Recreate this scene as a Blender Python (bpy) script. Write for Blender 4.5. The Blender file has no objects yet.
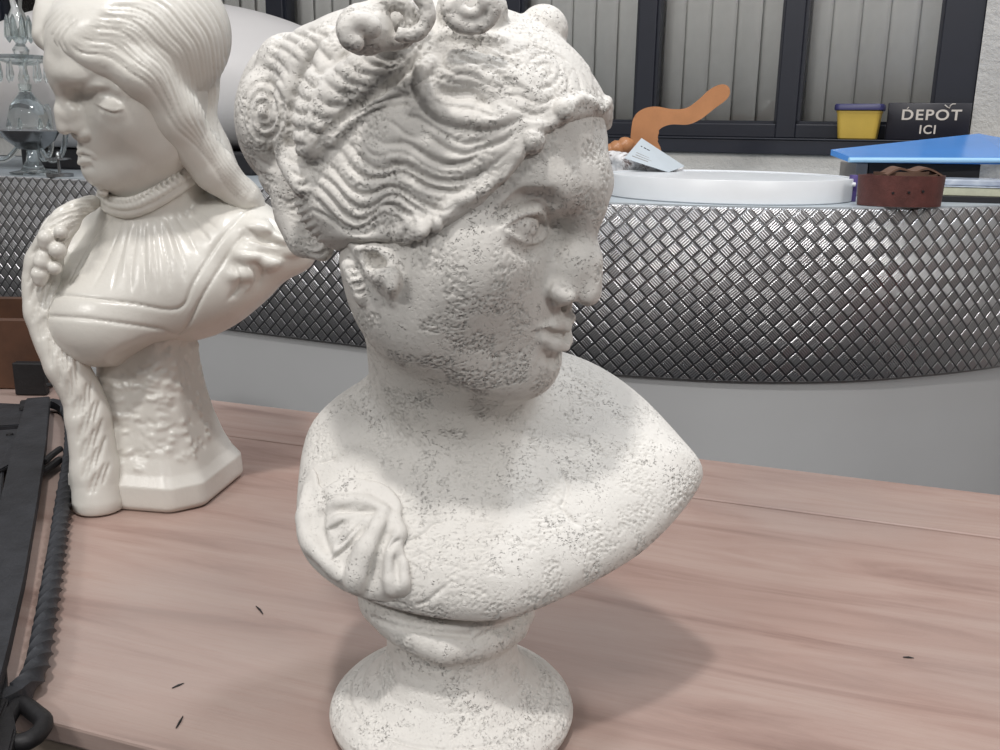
import bpy, bmesh, math, random
import numpy as np
import openvdb
from mathutils import Vector, Matrix

scene = bpy.context.scene
COL = scene.collection
random.seed(7)
R_ = math.radians

# ------------------------------------------------------------------ camera
FPX = 950.0
PITCH = R_(14.5)
ROLL = R_(0.8)
TABLE_Z = 0.90
CAM = np.array([0.0, 0.0, TABLE_Z + 0.431])
_f = np.array([0.0, math.cos(PITCH), -math.sin(PITCH)])
_r0 = np.array([1.0, 0.0, 0.0])
_u0 = np.array([0.0, math.sin(PITCH), math.cos(PITCH)])
CR = math.cos(ROLL) * _r0 + math.sin(ROLL) * _u0
CU = -math.sin(ROLL) * _r0 + math.cos(ROLL) * _u0
CF = _f


def ray(px, py):
    d = CF + CR * ((px - 500.0) / FPX) + CU * ((375.0 - py) / FPX)
    return d


def PZ(px, py, z):
    """point seen at a pixel, at world height z"""
    d = ray(px, py)
    return CAM + d * ((z - CAM[2]) / d[2])


def PY(px, py, y):
    """point seen at a pixel, at world y"""
    d = ray(px, py)
    return CAM + d * ((y - CAM[1]) / d[1])


def PPL(px, py, p0, n):
    """point seen at a pixel, on the plane through p0 with normal n"""
    d = ray(px, py)
    p0 = np.array(p0); n = np.array(n)
    return CAM + d * (np.dot(p0 - CAM, n) / np.dot(d, n))


cam_data = bpy.data.cameras.new('camera')
cam_data.sensor_fit = 'HORIZONTAL'
cam_data.sensor_width = 36.0
cam_data.lens = FPX / 1000.0 * 36.0
cam_data.clip_start = 0.02
cam_data.clip_end = 100.0
cam = bpy.data.objects.new('camera', cam_data)
COL.objects.link(cam)
cam.matrix_world = Matrix(((CR[0], CU[0], -CF[0], CAM[0]),
                           (CR[1], CU[1], -CF[1], CAM[1]),
                           (CR[2], CU[2], -CF[2], CAM[2]),
                           (0, 0, 0, 1)))
scene.camera = cam


# ------------------------------------------------------------------ scene-graph helpers
def tag(o, label=None, cat=None, group=None, kind=None):
    if label: o['label'] = label
    if cat: o['category'] = cat
    if group: o['group'] = group
    if kind: o['kind'] = kind
    return o


def empty(name, loc, label=None, cat=None, group=None, rz=0.0):
    o = bpy.data.objects.new(name, None)
    COL.objects.link(o)
    o.empty_display_size = 0.05
    o.location = tuple(loc)
    o.rotation_euler = (0, 0, rz)
    tag(o, label, cat, group)
    return o


def mesh_obj(name, me, mat, parent=None, world=True):
    """links a mesh whose coordinates are world coordinates (world=True) or local to the parent"""
    o = bpy.data.objects.new(name, me)
    COL.objects.link(o)
    if mat is not None and not me.materials:
        me.materials.append(mat)
    if parent is not None:
        o.parent = parent
        if world:
            bpy.context.view_layer.update()
            inv = parent.matrix_world.inverted()
            me.transform(inv)
    return o


def bm_obj(name, bm, mat, parent=None, world=True, smooth=True, angle=40):
    me = bpy.data.meshes.new(name)
    bmesh.ops.recalc_face_normals(bm, faces=bm.faces)
    for f in bm.faces:
        f.smooth = smooth
    if smooth:
        ca = math.cos(R_(angle))
        for e in bm.edges:
            if len(e.link_faces) == 2:
                if e.link_faces[0].normal.dot(e.link_faces[1].normal) < ca:
                    e.smooth = False
    bm.to_mesh(me)
    bm.free()
    return mesh_obj(name, me, mat, parent, world)


def V(p):
    return Vector((float(p[0]), float(p[1]), float(p[2])))


def add_box(bm, c, s, rot=None, bevel=0.0, seg=2):
    """box centred at c with full sizes s"""
    g = bmesh.ops.create_cube(bm, size=1.0)
    vs = g['verts']
    M = Matrix.Translation(V(c)) @ (rot.to_4x4() if rot is not None else Matrix.Identity(4)) @ Matrix.Diagonal((s[0], s[1], s[2], 1))
    bmesh.ops.transform(bm, matrix=M, verts=vs)
    if bevel > 0:
        es = set()
        for v in vs:
            es.update(v.link_edges)
        bmesh.ops.bevel(bm, geom=list(es), offset=bevel, segments=seg, affect='EDGES', profile=0.5)


def add_tube(bm, pts, radii, n=10, caps=True, flat=1.0, up=None, twist=0.0):
    """swept tube, radii scalar or list; flat = ratio of second axis"""
    pts = [V(p) for p in pts]
    m = len(pts)
    if not hasattr(radii, '__len__'):
        radii = [radii] * m
    ref = V(up) if up is not None else None
    rings = []
    prev = None
    for i, p in enumerate(pts):
        t = (pts[min(i + 1, m - 1)] - pts[max(i - 1, 0)]).normalized()
        if prev is None:
            a = ref if ref is not None else (Vector((0, 0, 1)) if abs(t.z) < .9 else Vector((1, 0, 0)))
            x = (a - t * a.dot(t)).normalized()
        else:
            a = ref if ref is not None else prev
            x = (a - t * a.dot(t)).normalized()
        prev = x
        y = t.cross(x)
        ring = []
        for k in range(n):
            an = 2 * math.pi * k / n + twist * i
            if callable(flat):
                rr = flat(2 * math.pi * k / n) * radii[i]
                ring.append(bm.verts.new(p + x * (math.cos(an) * rr) + y * (math.sin(an) * rr)))
            else:
                ring.append(bm.verts.new(p + x * (math.cos(an) * radii[i]) + y * (math.sin(an) * radii[i] * flat)))
        rings.append(ring)
    for i in range(m - 1):
        for k in range(n):
            bm.faces.new((rings[i][k], rings[i][(k + 1) % n], rings[i + 1][(k + 1) % n], rings[i + 1][k]))
    if caps:
        bm.faces.new(rings[0][::-1])
        bm.faces.new(rings[-1])


def add_lathe(bm, prof, c=(0, 0, 0), n=48, M=None):
    """prof: list of (r, z)"""
    rings = []
    for r, z in prof:
        if r < 1e-6:
            rings.append([bm.verts.new((c[0], c[1], c[2] + z))])
        else:
            rings.append([bm.verts.new((c[0] + r * math.cos(2 * math.pi * k / n), c[1] + r * math.sin(2 * math.pi * k / n), c[2] + z)) for k in range(n)])
    for a, b in zip(rings[:-1], rings[1:]):
        for k in range(n):
            k2 = (k + 1) % n
            if len(a) == 1 and len(b) == 1:
                continue
            if len(a) == 1:
                bm.faces.new((a[0], b[k2], b[k]))
            elif len(b) == 1:
                bm.faces.new((a[k], a[k2], b[0]))
            else:
                bm.faces.new((a[k], a[k2], b[k2], b[k]))
    if M is not None:
        vs = [v for r in rings for v in r]
        bmesh.ops.transform(bm, matrix=M, verts=vs)


def add_prism(bm, poly, depth_vec, to3d):
    """poly: 2d points, to3d(u,v)->world point; extruded by depth_vec"""
    a = [bm.verts.new(V(to3d(u, v))) for u, v in poly]
    b = [bm.verts.new(v.co + V(depth_vec)) for v in a]
    n = len(poly)
    bm.faces.new(a)
    bm.faces.new(b[::-1])
    for i in range(n):
        bm.faces.new((a[i], b[i], b[(i + 1) % n], a[(i + 1) % n]))


def catmull(pts, n=8, closed=False):
    pts = [np.array(p, float) for p in pts]
    out = []
    m = len(pts)
    rng = range(m if closed else m - 1)
    for i in rng:
        if closed:
            p0, p1, p2, p3 = pts[(i - 1) % m], pts[i], pts[(i + 1) % m], pts[(i + 2) % m]
        else:
            p0, p1, p2, p3 = pts[max(i - 1, 0)], pts[i], pts[i + 1], pts[min(i + 2, m - 1)]
        for j in range(n):
            t = j / n
            out.append(0.5 * ((2 * p1) + (-p0 + p2) * t + (2 * p0 - 5 * p1 + 4 * p2 - p3) * t * t + (-p0 + 3 * p1 - 3 * p2 + p3) * t ** 3))
    if not closed:
        out.append(pts[-1])
    return np.array(out)


# ------------------------------------------------------------------ sculpting in a distance field
class Clay:
    def __init__(self, lo, hi, vox):
        self.lo = np.array(lo, np.float64)
        self.vox = vox
        self.n = np.ceil((np.array(hi) - self.lo) / vox).astype(int) + 1
        self.a = np.full(tuple(self.n), 0.03, np.float32)
        self.lines = []
        self.rough = 0.0
        self.calm = []

    def _box(self, lo, hi):
        i0 = np.clip(np.floor((np.array(lo) - self.lo) / self.vox).astype(int), 0, self.n)
        i1 = np.clip(np.ceil((np.array(hi) - self.lo) / self.vox).astype(int) + 1, 0, self.n)
        return i0, i1

    def apply(self, lo, hi, fn, k=0.0, op='add', pad=0.004):
        pad = max(1.7 * k, 2 * self.vox) + pad
        i0, i1 = self._box(np.array(lo) - pad, np.array(hi) + pad)
        if (i1 <= i0).any():
            return
        sl = tuple(slice(a, b) for a, b in zip(i0, i1))
        X, Y, Z = np.meshgrid(*[(self.lo[q] + self.vox * np.arange(i0[q], i1[q])).astype(np.float32) for q in range(3)], indexing='ij', sparse=True)
        d = fn(X, Y, Z).astype(np.float32)
        s = self.a[sl]
        if op == 'add':
            if k > 0:
                h = np.maximum(k - np.abs(s - d), 0) / k
                r = np.minimum(s, d) - h * h * (k * 0.25)
            else:
                r = np.minimum(s, d)
        elif op == 'cut':
            d = -d
            if k > 0:
                h = np.maximum(k - np.abs(s - d), 0) / k
                r = np.maximum(s, d) + h * h * (k * 0.25)
            else:
                r = np.maximum(s, d)
        elif op == 'disp':      # displacement of the existing surface
            r = s - d
        self.a[sl] = r

    # primitives in world coordinates
    def ball(self, c, r, k=0.0, op='add', M=None):
        """ellipsoid: r scalar or triple, M 3x3 whose columns are its axes"""
        c = np.array(c, float)
        r = np.array([r, r, r] if np.isscalar(r) else r, float)
        M = np.eye(3) if M is None else np.array(M)
        ext = np.sqrt(((M * r) ** 2).sum(1))
        rm = float(r.min())

        def fn(X, Y, Z):
            X = X - c[0]; Y = Y - c[1]; Z = Z - c[2]
            q = [(M[0, j] * X + M[1, j] * Y + M[2, j] * Z) / r[j] for j in range(3)]
            k0 = np.sqrt(q[0] ** 2 + q[1] ** 2 + q[2] ** 2)
            k1 = np.sqrt((q[0] / r[0]) ** 2 + (q[1] / r[1]) ** 2 + (q[2] / r[2]) ** 2)
            return np.where(k0 > 1e-6, k0 * (k0 - 1) / np.maximum(k1, 1e-6), -rm)
        self.apply(c - ext, c + ext, fn, k, op)

    def cone(self, a, b, ra, rb, k=0.0, op='add'):
        a = np.array(a, float); b = np.array(b, float)
        d = b - a
        L2 = float(d @ d) + 1e-12
        m = max(ra, rb)

        def fn(X, Y, Z):
            X = X - a[0]; Y = Y - a[1]; Z = Z - a[2]
            t = np.clip((X * d[0] + Y * d[1] + Z * d[2]) / L2, 0, 1)
            return np.sqrt((X - t * d[0]) ** 2 + (Y - t * d[1]) ** 2 + (Z - t * d[2]) ** 2) - (ra + (rb - ra) * t)
        self.apply(np.minimum(a, b) - m, np.maximum(a, b) + m, fn, k, op)

    def tube(self, P, R, k=0.0, op='add'):
        """chain as ONE primitive (hard min inside the chain, then one blend)"""
        P = np.array(P, float)
        R = np.full(len(P), R) if np.isscalar(R) else np.array(R, float)
        # work in pieces of a few segments so the box stays small, carrying one local field
        step = 6
        for s0 in range(0, len(P) - 1, step):
            p = P[s0:s0 + step + 1]; r = R[s0:s0 + step + 1]
            m = float(r.max())

            def fn(X, Y, Z, p=p, r=r):
                best = None
                for i in range(len(p) - 1):
                    a = p[i]; d = p[i + 1] - p[i]
                    L2 = float(d @ d) + 1e-12
                    x = X - a[0]; y = Y - a[1]; z = Z - a[2]
                    t = np.clip((x * d[0] + y * d[1] + z * d[2]) / L2, 0, 1)
                    q = np.sqrt((x - t * d[0]) ** 2 + (y - t * d[1]) ** 2 + (z - t * d[2]) ** 2) - (r[i] + (r[i + 1] - r[i]) * t)
                    best = q if best is None else np.minimum(best, q)
                return best
            self.apply(p.min(0) - m, p.max(0) + m, fn, k, op)

    def carve(self, P, w, A, sharp=True):
        """notes a line along which the finished surface is sunk (A > 0) or raised (A < 0), in metres"""
        P = np.array(P, float)
        n = len(P)
        w = np.full(n, float(w)) if np.isscalar(w) else np.array(w, float)
        A = np.full(n, float(A)) if np.isscalar(A) else np.array(A, float)
        self.lines.append((P, w, A, sharp))

    def _press(self, co):
        """moves the vertices by the noted lines, along the gradient of the field"""
        if not self.lines and not self.rough:
            return co
        h = self.vox
        g = np.stack([self.sample(co + e) - self.sample(co - e) for e in (np.eye(3) * h)], 1)
        nl = np.linalg.norm(g, axis=1)
        g = g / np.maximum(nl, 1e-9)[:, None]
        sink = np.zeros(len(co)); rise = np.zeros(len(co))
        for P, w, A, sharp in self.lines:
            m = float(w.max()) * (4.0 if sharp else 2.4)
            sel = np.where(((co > P.min(0) - m) & (co < P.max(0) + m)).all(1))[0]
            if not len(sel):
                continue
            Q = co[sel]
            best = np.full(len(sel), 1e9); ba = np.zeros(len(sel))
            for i in range(len(P) - 1):
                d = P[i + 1] - P[i]
                L2 = float(d @ d) + 1e-12
                r = Q - P[i]
                t = np.clip((r @ d) / L2, 0, 1)
                q = ((r - t[:, None] * d) ** 2).sum(1) / (w[i] + (w[i + 1] - w[i]) * t) ** 2
                c = q < best
                best[c] = q[c]; ba[c] = (A[i] + (A[i + 1] - A[i]) * t)[c]
            if sharp:
                f = np.maximum(np.exp(-np.sqrt(best + .01)) - math.exp(-4.0), 0)
            else:
                f = np.maximum(np.exp(-best) - math.exp(-5.7), 0)
            v = ba * f
            sink[sel] = np.maximum(sink[sel], v)
            rise[sel] = np.minimum(rise[sel], v)
        if self.rough:
            # eaten-away patches: many small pits of real depth
            rg = np.random.default_rng(11)
            lat = rg.random((40, 40, 40))
            q = (co - self.lo) / .013
            i = np.floor(q).astype(int); f = q - i
            f = f * f * (3 - 2 * f)
            m = 0
            for a in (0, 1):
                for b in (0, 1):
                    for c in (0, 1):
                        wt = (f[:, 0] if a else 1 - f[:, 0]) * (f[:, 1] if b else 1 - f[:, 1]) * (f[:, 2] if c else 1 - f[:, 2])
                        m = m + wt * lat[(i[:, 0] + a) % 40, (i[:, 1] + b) % 40, (i[:, 2] + c) % 40]
            patch = np.clip((m - .44) / .14, 0, 1)
            for c_, r_ in self.calm:
                patch = patch * np.clip(np.linalg.norm(co - c_, axis=1) / r_ - .6, 0, 1)
            hit = rg.random(len(co)) < (.03 + .26 * patch)
            sink = sink + hit * rg.uniform(.35, 1.0, len(co)) * self.rough * (.45 + .55 * patch)
            sink = sink + (rg.random(len(co)) - .5) * self.rough * .22 * patch
        return co - g * (sink + rise)[:, None]

    def sample(self, P):
        P = np.asarray(P, float)
        g = (P - self.lo) / self.vox
        i = np.clip(np.floor(g).astype(int), 0, self.n - 2)
        f = np.clip(g - i, 0, 1)
        out = 0
        for dx in (0, 1):
            for dy in (0, 1):
                for dz in (0, 1):
                    w = (f[..., 0] if dx else 1 - f[..., 0]) * (f[..., 1] if dy else 1 - f[..., 1]) * (f[..., 2] if dz else 1 - f[..., 2])
                    out = out + w * self.a[i[..., 0] + dx, i[..., 1] + dy, i[..., 2] + dz]
        return out

    def hit(self, px, near, far):
        """first surface point seen at each pixel; None-filled rows interpolated"""
        px = np.asarray(px, float)
        D = CF[None] + CR[None] * ((px[:, :1] - 500) / FPX) + CU[None] * ((375 - px[:, 1:2]) / FPX)
        ts = np.arange(near, far, 0.001)
        P = CAM[None, None] + D[:, None] * ts[None, :, None]
        v = self.sample(P)
        ins = v < 0
        ok = ins.any(1)
        idx = ins.argmax(1)
        t = ts[idx].copy()
        good = np.where(ok)[0]
        if len(good) == 0:
            # closest approach
            t = ts[v.argmin(1)]
        else:
            for q in good:
                j = idx[q]
                if j > 0:
                    a, b = v[q, j - 1], v[q, j]
                    t[q] = ts[j - 1] + 0.001 * a / (a - b)
            bad = np.where(~ok)[0]
            if len(bad):
                t[bad] = ts[v[bad].argmin(1)]
        return CAM[None] + D * t[:, None], ok

    def mesh(self, name, smooth_iter=0, adapt=0.0):
        g = openvdb.FloatGrid(0.03)
        a = np.ascontiguousarray(self.a)
        # closed at the borders
        a[0], a[-1] = 0.03, 0.03
        a[:, 0], a[:, -1] = 0.03, 0.03
        a[:, :, 0], a[:, :, -1] = 0.03, 0.03
        g.copyFromArray(a, tolerance=0.0)
        pts, tris, quads = g.convertToPolygons(isovalue=0.0, adaptivity=adapt)
        co = pts.astype(np.float64) * self.vox + self.lo
        faces = []
        nq, nt = len(quads), len(tris)
        # reversed winding to point outward
        loops = np.concatenate([quads[:, ::-1].ravel(), tris[:, ::-1].ravel()]) if nt else quads[:, ::-1].ravel()
        tot = np.concatenate([np.full(nq, 4), np.full(nt, 3)]).astype(np.int32)
        start = np.concatenate([[0], np.cumsum(tot)[:-1]]).astype(np.int32)
        # keep the largest connected piece
        n = len(co)
        lab = np.arange(n)
        ed = np.concatenate([quads[:, [0, 1]], quads[:, [1, 2]], quads[:, [2, 3]]] + ([tris[:, [0, 1]], tris[:, [1, 2]]] if nt else []))
        for _ in range(400):
            m = np.minimum(lab[ed[:, 0]], lab[ed[:, 1]])
            new = lab.copy()
            np.minimum.at(new, ed[:, 0], m)
            np.minimum.at(new, ed[:, 1], m)
            new = new[new]
            new = new[new]
            if (new == lab).all():
                break
            lab = new
        ids, cnt = np.unique(lab, return_counts=True)
        big = set(ids[cnt > 60])
        keepv = np.isin(lab, list(big))
        if not keepv.all():
            fq = quads[keepv[quads[:, 0]]]
            ft = tris[keepv[tris[:, 0]]] if nt else tris
            remap = np.cumsum(keepv) - 1
            co = co[keepv]
            fq = remap[fq]; ft = remap[ft] if nt else ft
            nq, nt = len(fq), len(ft)
            loops = np.concatenate([fq[:, ::-1].ravel(), ft[:, ::-1].ravel()]) if nt else fq[:, ::-1].ravel()
            tot = np.concatenate([np.full(nq, 4), np.full(nt, 3)]).astype(np.int32)
            start = np.concatenate([[0], np.cumsum(tot)[:-1]]).astype(np.int32)
        co = self._press(co)
        me = bpy.data.meshes.new(name)
        me.vertices.add(len(co))
        me.vertices.foreach_set('co', co.astype(np.float32).ravel())
        me.loops.add(len(loops))
        me.loops.foreach_set('vertex_index', loops.astype(np.int32))
        me.polygons.add(len(tot))
        me.polygons.foreach_set('loop_start', start)
        me.polygons.foreach_set('loop_total', tot)
        me.update(calc_edges=True)
        me.shade_smooth()
        me.validate()
        return me


class Head:
    """frame of a sculpted head: x to her right, y forward, z up; symmetric placing of forms"""
    def __init__(self, clay, yaw, pitch, roll, scale, anchor_local, anchor_world):
        # forward direction in the world: yaw measured from towards-camera (-Y) turning to image right
        F = np.array([math.sin(yaw) * math.cos(pitch), -math.cos(yaw) * math.cos(pitch), -math.sin(pitch)])
        side = np.cross(F, [0, 0, 1.0]); side /= np.linalg.norm(side)   # her right
        up = np.cross(side, F)
        c, s = math.cos(roll), math.sin(roll)
        side2 = c * side + s * up
        up2 = -s * side + c * up
        self.M = np.stack([side2, F, up2], 1)
        self.s = scale
        self.c = clay
        self.near = 1.0
        self.o = np.array(anchor_world) - self.M @ (np.array(anchor_local) * scale)

    def w(self, p):
        p = np.asarray(p, float)
        return self.o + (p * self.s) @ self.M.T

    def inv(self, P):
        return ((np.asarray(P) - self.o) @ self.M) / self.s

    def _sides(self, p, both):
        p = np.array(p, float)
        if not both or np.all(np.abs(p.reshape(-1, 3)[:, 0]) < 1e-9):
            return [p]
        q = p.copy()
        q.reshape(-1, 3)[:, 0] *= -1
        return [p, q]

    def ball(self, c, r, k=0.0, op='add', both=True, rot=None, clay=None):
        cl = clay or self.c
        r = np.array([r] * 3 if np.isscalar(r) else r, float) * self.s
        for i, q in enumerate(self._sides(c, both)):
            M = self.M
            if rot is not None:
                Rm = np.array(rot)
                if i == 1:
                    F = np.diag([-1, 1, 1])
                    Rm = F @ Rm @ F
                M = self.M @ Rm
            cl.ball(self.w(q), r, k * self.s, op, M)

    def tube(self, P, R, k=0.0, op='add', both=True, clay=None, n=5):
        cl = clay or self.c
        P = np.array(P, float)
        R = np.full(len(P), float(R)) if np.isscalar(R) else np.array(R, float)
        if n > 1 and len(P) > 2:
            Q = catmull(np.concatenate([P, R[:, None]], 1), n)
            P, R = Q[:, :3], Q[:, 3]
        for q in self._sides(P, both):
            cl.tube(self.w(q), R * self.s, k * self.s, op)


    def stroke(self, px, R, k=0.0, op='add', lift=0.0, both=True, clay=None, into=None, n=5, near=.4, far=1.0, closed=False):
        """a tube laid on the surface along a line seen from the camera"""
        cl = clay or self.c
        px = np.array(px, float)
        R = np.full(len(px), float(R)) if np.isscalar(R) else np.array(R, float)
        Q = catmull(np.concatenate([px[:, :2], R[:, None]], 1), n, closed) if n > 1 else np.concatenate([px[:, :2], R[:, None]], 1)
        P, ok = cl.hit(Q[:, :2], near, far)
        D = P - CAM
        D /= np.linalg.norm(D, axis=1)[:, None]
        P = P - D * lift
        L = self.inv(P)
        if both:
            L[:, 0] = np.maximum(L[:, 0] * self.near, 0) * self.near
        for q in self._sides(L, both):
            (into or cl).tube(self.w(q), Q[:, 2], k, op)
        return P


    def groove(self, px, w, A, sharp=True, both=True, clay=None, n=5, near=.4, far=1.0, ends=.2):
        cl = clay or self.c
        px = np.array(px, float)[:, :2]
        Q = catmull(px, n) if n > 1 else px
        P, ok = cl.hit(Q, near, far)
        # drop single outliers where the line skips over a gap
        L = self.inv(P)
        m = len(P)
        f = np.clip(np.minimum(np.arange(m), np.arange(m)[::-1]) / (m * ends + 1e-6), .15, 1)
        for q in self._sides(L, both):
            cl.carve(self.w(q), w * (.6 + .4 * f), A * f, sharp)


def eul(x=0, y=0, z=0):
    return np.array(Matrix.Rotation(R_(z), 3, 'Z') @ Matrix.Rotation(R_(y), 3, 'Y') @ Matrix.Rotation(R_(x), 3, 'X'))
# ------------------------------------------------------------------ materials
def srgb(r, g, b):
    f = lambda c: (c / 255.0 / 12.92) if c / 255.0 <= .04045 else ((c / 255.0 + .055) / 1.055) ** 2.4
    return (f(r), f(g), f(b), 1.0)


class NT:
    """small node-tree builder"""
    def __init__(self, name):
        self.m = bpy.data.materials.new(name)
        self.m.use_nodes = True
        self.t = self.m.node_tree
        self.b = self.t.nodes['Principled BSDF']

    def n(self, kind, **kw):
        nd = self.t.nodes.new(kind)
        for k, v in kw.items():
            if k.startswith('_'):
                setattr(nd, k[1:], v)
            else:
                key = int(k[1:]) if k[0] == 'i' and k[1:].isdigit() else k.replace('__', ' ')
                if hasattr(v, 'is_linked') or isinstance(v, bpy.types.NodeSocket):
                    self.t.links.new(v, nd.inputs[key])
                else:
                    nd.inputs[key].default_value = v
        return nd

    def link(self, a, b):
        self.t.links.new(a, b)

    def coord(self, kind='Object', scale=None, rot=None):
        tc = self.n('ShaderNodeTexCoord')
        out = tc.outputs[kind]
        if scale is not None or rot is not None:
            mp = self.n('ShaderNodeMapping')
            self.link(out, mp.inputs['Vector'])
            if scale is not None: mp.inputs['Scale'].default_value = scale
            if rot is not None: mp.inputs['Rotation'].default_value = rot
            out = mp.outputs[0]
        return out

    def noise(self, vec, scale, detail=4, rough=.5, dist=0.0):
        nd = self.n('ShaderNodeTexNoise')
        self.link(vec, nd.inputs['Vector'])
        nd.inputs['Scale'].default_value = scale
        nd.inputs['Detail'].default_value = detail
        nd.inputs['Roughness'].default_value = rough
        nd.inputs['Distortion'].default_value = dist
        return nd.outputs['Fac']

    def vor(self, vec, scale, feature='F1', rnd=1.0):
        nd = self.n('ShaderNodeTexVoronoi')
        nd.feature = feature
        self.link(vec, nd.inputs['Vector'])
        nd.inputs['Scale'].default_value = scale
        nd.inputs['Randomness'].default_value = rnd
        return nd.outputs['Distance']

    def ramp(self, fac, stops, interp='LINEAR'):
        nd = self.n('ShaderNodeValToRGB')
        self.link(fac, nd.inputs[0])
        cr = nd.color_ramp
        cr.interpolation = interp
        while len(cr.elements) < len(stops):
            cr.elements.new(.5)
        for e, (p, c) in zip(cr.elements, stops):
            e.position = p
            e.color = c if hasattr(c, '__len__') else (c, c, c, 1)
        return nd.outputs[0]

    def math(self, op, a, b=None, clamp=False):
        nd = self.n('ShaderNodeMath')
        nd.operation = op
        nd.use_clamp = clamp
        for i, v in enumerate((a, b)):
            if v is None: continue
            if isinstance(v, (int, float)): nd.inputs[i].default_value = v
            else: self.link(v, nd.inputs[i])
        return nd.outputs[0]

    def mix(self, fac, a, b):
        nd = self.n('ShaderNodeMix')
        nd.data_type = 'RGBA'
        for s, v in ((nd.inputs[0], fac), (nd.inputs[6], a), (nd.inputs[7], b)):
            if hasattr(v, 'is_linked'): self.link(v, s)
            else: s.default_value = v
        return nd.outputs[2]

    def bump(self, h, strength=1.0, dist=.001, normal=None):
        nd = self.n('ShaderNodeBump')
        self.link(h, nd.inputs['Height'])
        nd.inputs['Strength'].default_value = strength
        nd.inputs['Distance'].default_value = dist
        if normal is not None:
            self.link(normal, nd.inputs['Normal'])
        return nd.outputs[0]

    def set(self, **kw):
        for k, v in kw.items():
            s = self.b.inputs[k.replace('__', ' ')]
            if hasattr(v, 'is_linked'): self.link(v, s)
            else: s.default_value = v
        return self


def plain(name, col, rough=.5, metal=0.0, noise=0.03, nscale=20, spec=.5, bump=0.0, bscale=200, **kw):
    """a simple surface, a little uneven in tone"""
    t = NT(name)
    v = t.coord()
    f = t.noise(v, nscale, 5, .6)
    a = tuple(max(0, c * (1 - noise * 3)) for c in col[:3]) + (1,)
    b = tuple(min(1, c * (1 + noise * 3)) for c in col[:3]) + (1,)
    t.set(Base__Color=t.ramp(f, [(.3, a), (.7, b)]), Roughness=rough, Metallic=metal)
    t.b.inputs['Specular IOR Level'].default_value = spec
    if bump:
        t.set(Normal=t.bump(t.noise(v, bscale, 4, .6), 1.0, bump))
    for k, q in kw.items():
        t.b.inputs[k.replace('__', ' ')].default_value = q
    return t.m


# pitted cast stone of the large bust
def make_stone():
    t = NT('pitted cast stone')
    v = t.coord()
    base = t.noise(v, 26, 5, .55)
    wn = t.n('ShaderNodeTexNoise'); t.link(v, wn.inputs['Vector']); wn.inputs['Scale'].default_value = 480; wn.inputs['Detail'].default_value = 3
    sc = t.n('ShaderNodeVectorMath'); sc.operation = 'SCALE'; sc.inputs['Scale'].default_value = .004
    t.link(wn.outputs['Color'], sc.inputs[0])
    warp = t.n('ShaderNodeVectorMath'); warp.operation = 'ADD'
    t.link(v, warp.inputs[0]); t.link(sc.outputs[0], warp.inputs[1])
    w = warp.outputs[0]
    # pits sit in patches
    patch = t.ramp(t.noise(v, 26, 4, .65), [(.45, 0.0), (.60, 1.0)])
    c1 = t.ramp(t.vor(w, 360), [(.10, 1.0), (.40, 0.0)])
    k1 = t.ramp(t.noise(v, 120, 3, .7), [(.50, 0.0), (.54, 1.0)])
    pit = t.math('MULTIPLY', t.math('MULTIPLY', c1, k1), patch)
    c2 = t.ramp(t.vor(w, 620), [(.10, 1.0), (.42, 0.0)])
    k2 = t.ramp(t.noise(v, 200, 3, .7), [(.53, 0.0), (.57, 1.0)])
    small = t.math('MULTIPLY', t.math('MULTIPLY', c2, k2), t.math('ADD', t.math('MULTIPLY', patch, .4), .2))
    pits = t.math('MAXIMUM', pit, small)
    # hair cracks
    ck = t.n('ShaderNodeTexVoronoi'); ck.feature = 'DISTANCE_TO_EDGE'; ck.inputs['Scale'].default_value = 13
    t.link(w, ck.inputs['Vector'])
    crack = t.ramp(ck.outputs['Distance'], [(.0, 1.0), (.006, 0.0)])
    cm = t.ramp(t.noise(v, 9, 2, .5), [(.62, 0.0), (.68, 1.0)])
    crack = t.math('MULTIPLY', crack, cm)
    h = t.math('SUBTRACT', 1.0, t.math('MAXIMUM', pits, t.math('MULTIPLY', crack, .6)))
    h = t.math('ADD', h, t.math('MULTIPLY', t.noise(v, 150, 4, .65), .45))
    col = t.ramp(base, [(.30, srgb(206, 203, 198)), (.72, srgb(218, 215, 210))])
    dirt_shade = t.mix(t.math('MULTIPLY', pits, .05), col, srgb(120, 112, 105))  # pits tinted slightly darker, dirt and shade together in the colour
    t.set(Base__Color=dirt_shade, Roughness=.60)
    t.b.inputs['Specular IOR Level'].default_value = .35
    t.set(Normal=t.bump(h, 1.0, .0012))
    return t.m


STONE = make_stone()
import time
_t0 = time.time()
NOSE = (0, 0.124, -0.014)


def pix(P):
    d = np.asarray(P) - CAM
    z = d @ CF
    return (round(float(500 + FPX * (d @ CR) / z), 1), round(float(375 - FPX * (d @ CU) / z), 1))


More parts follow.
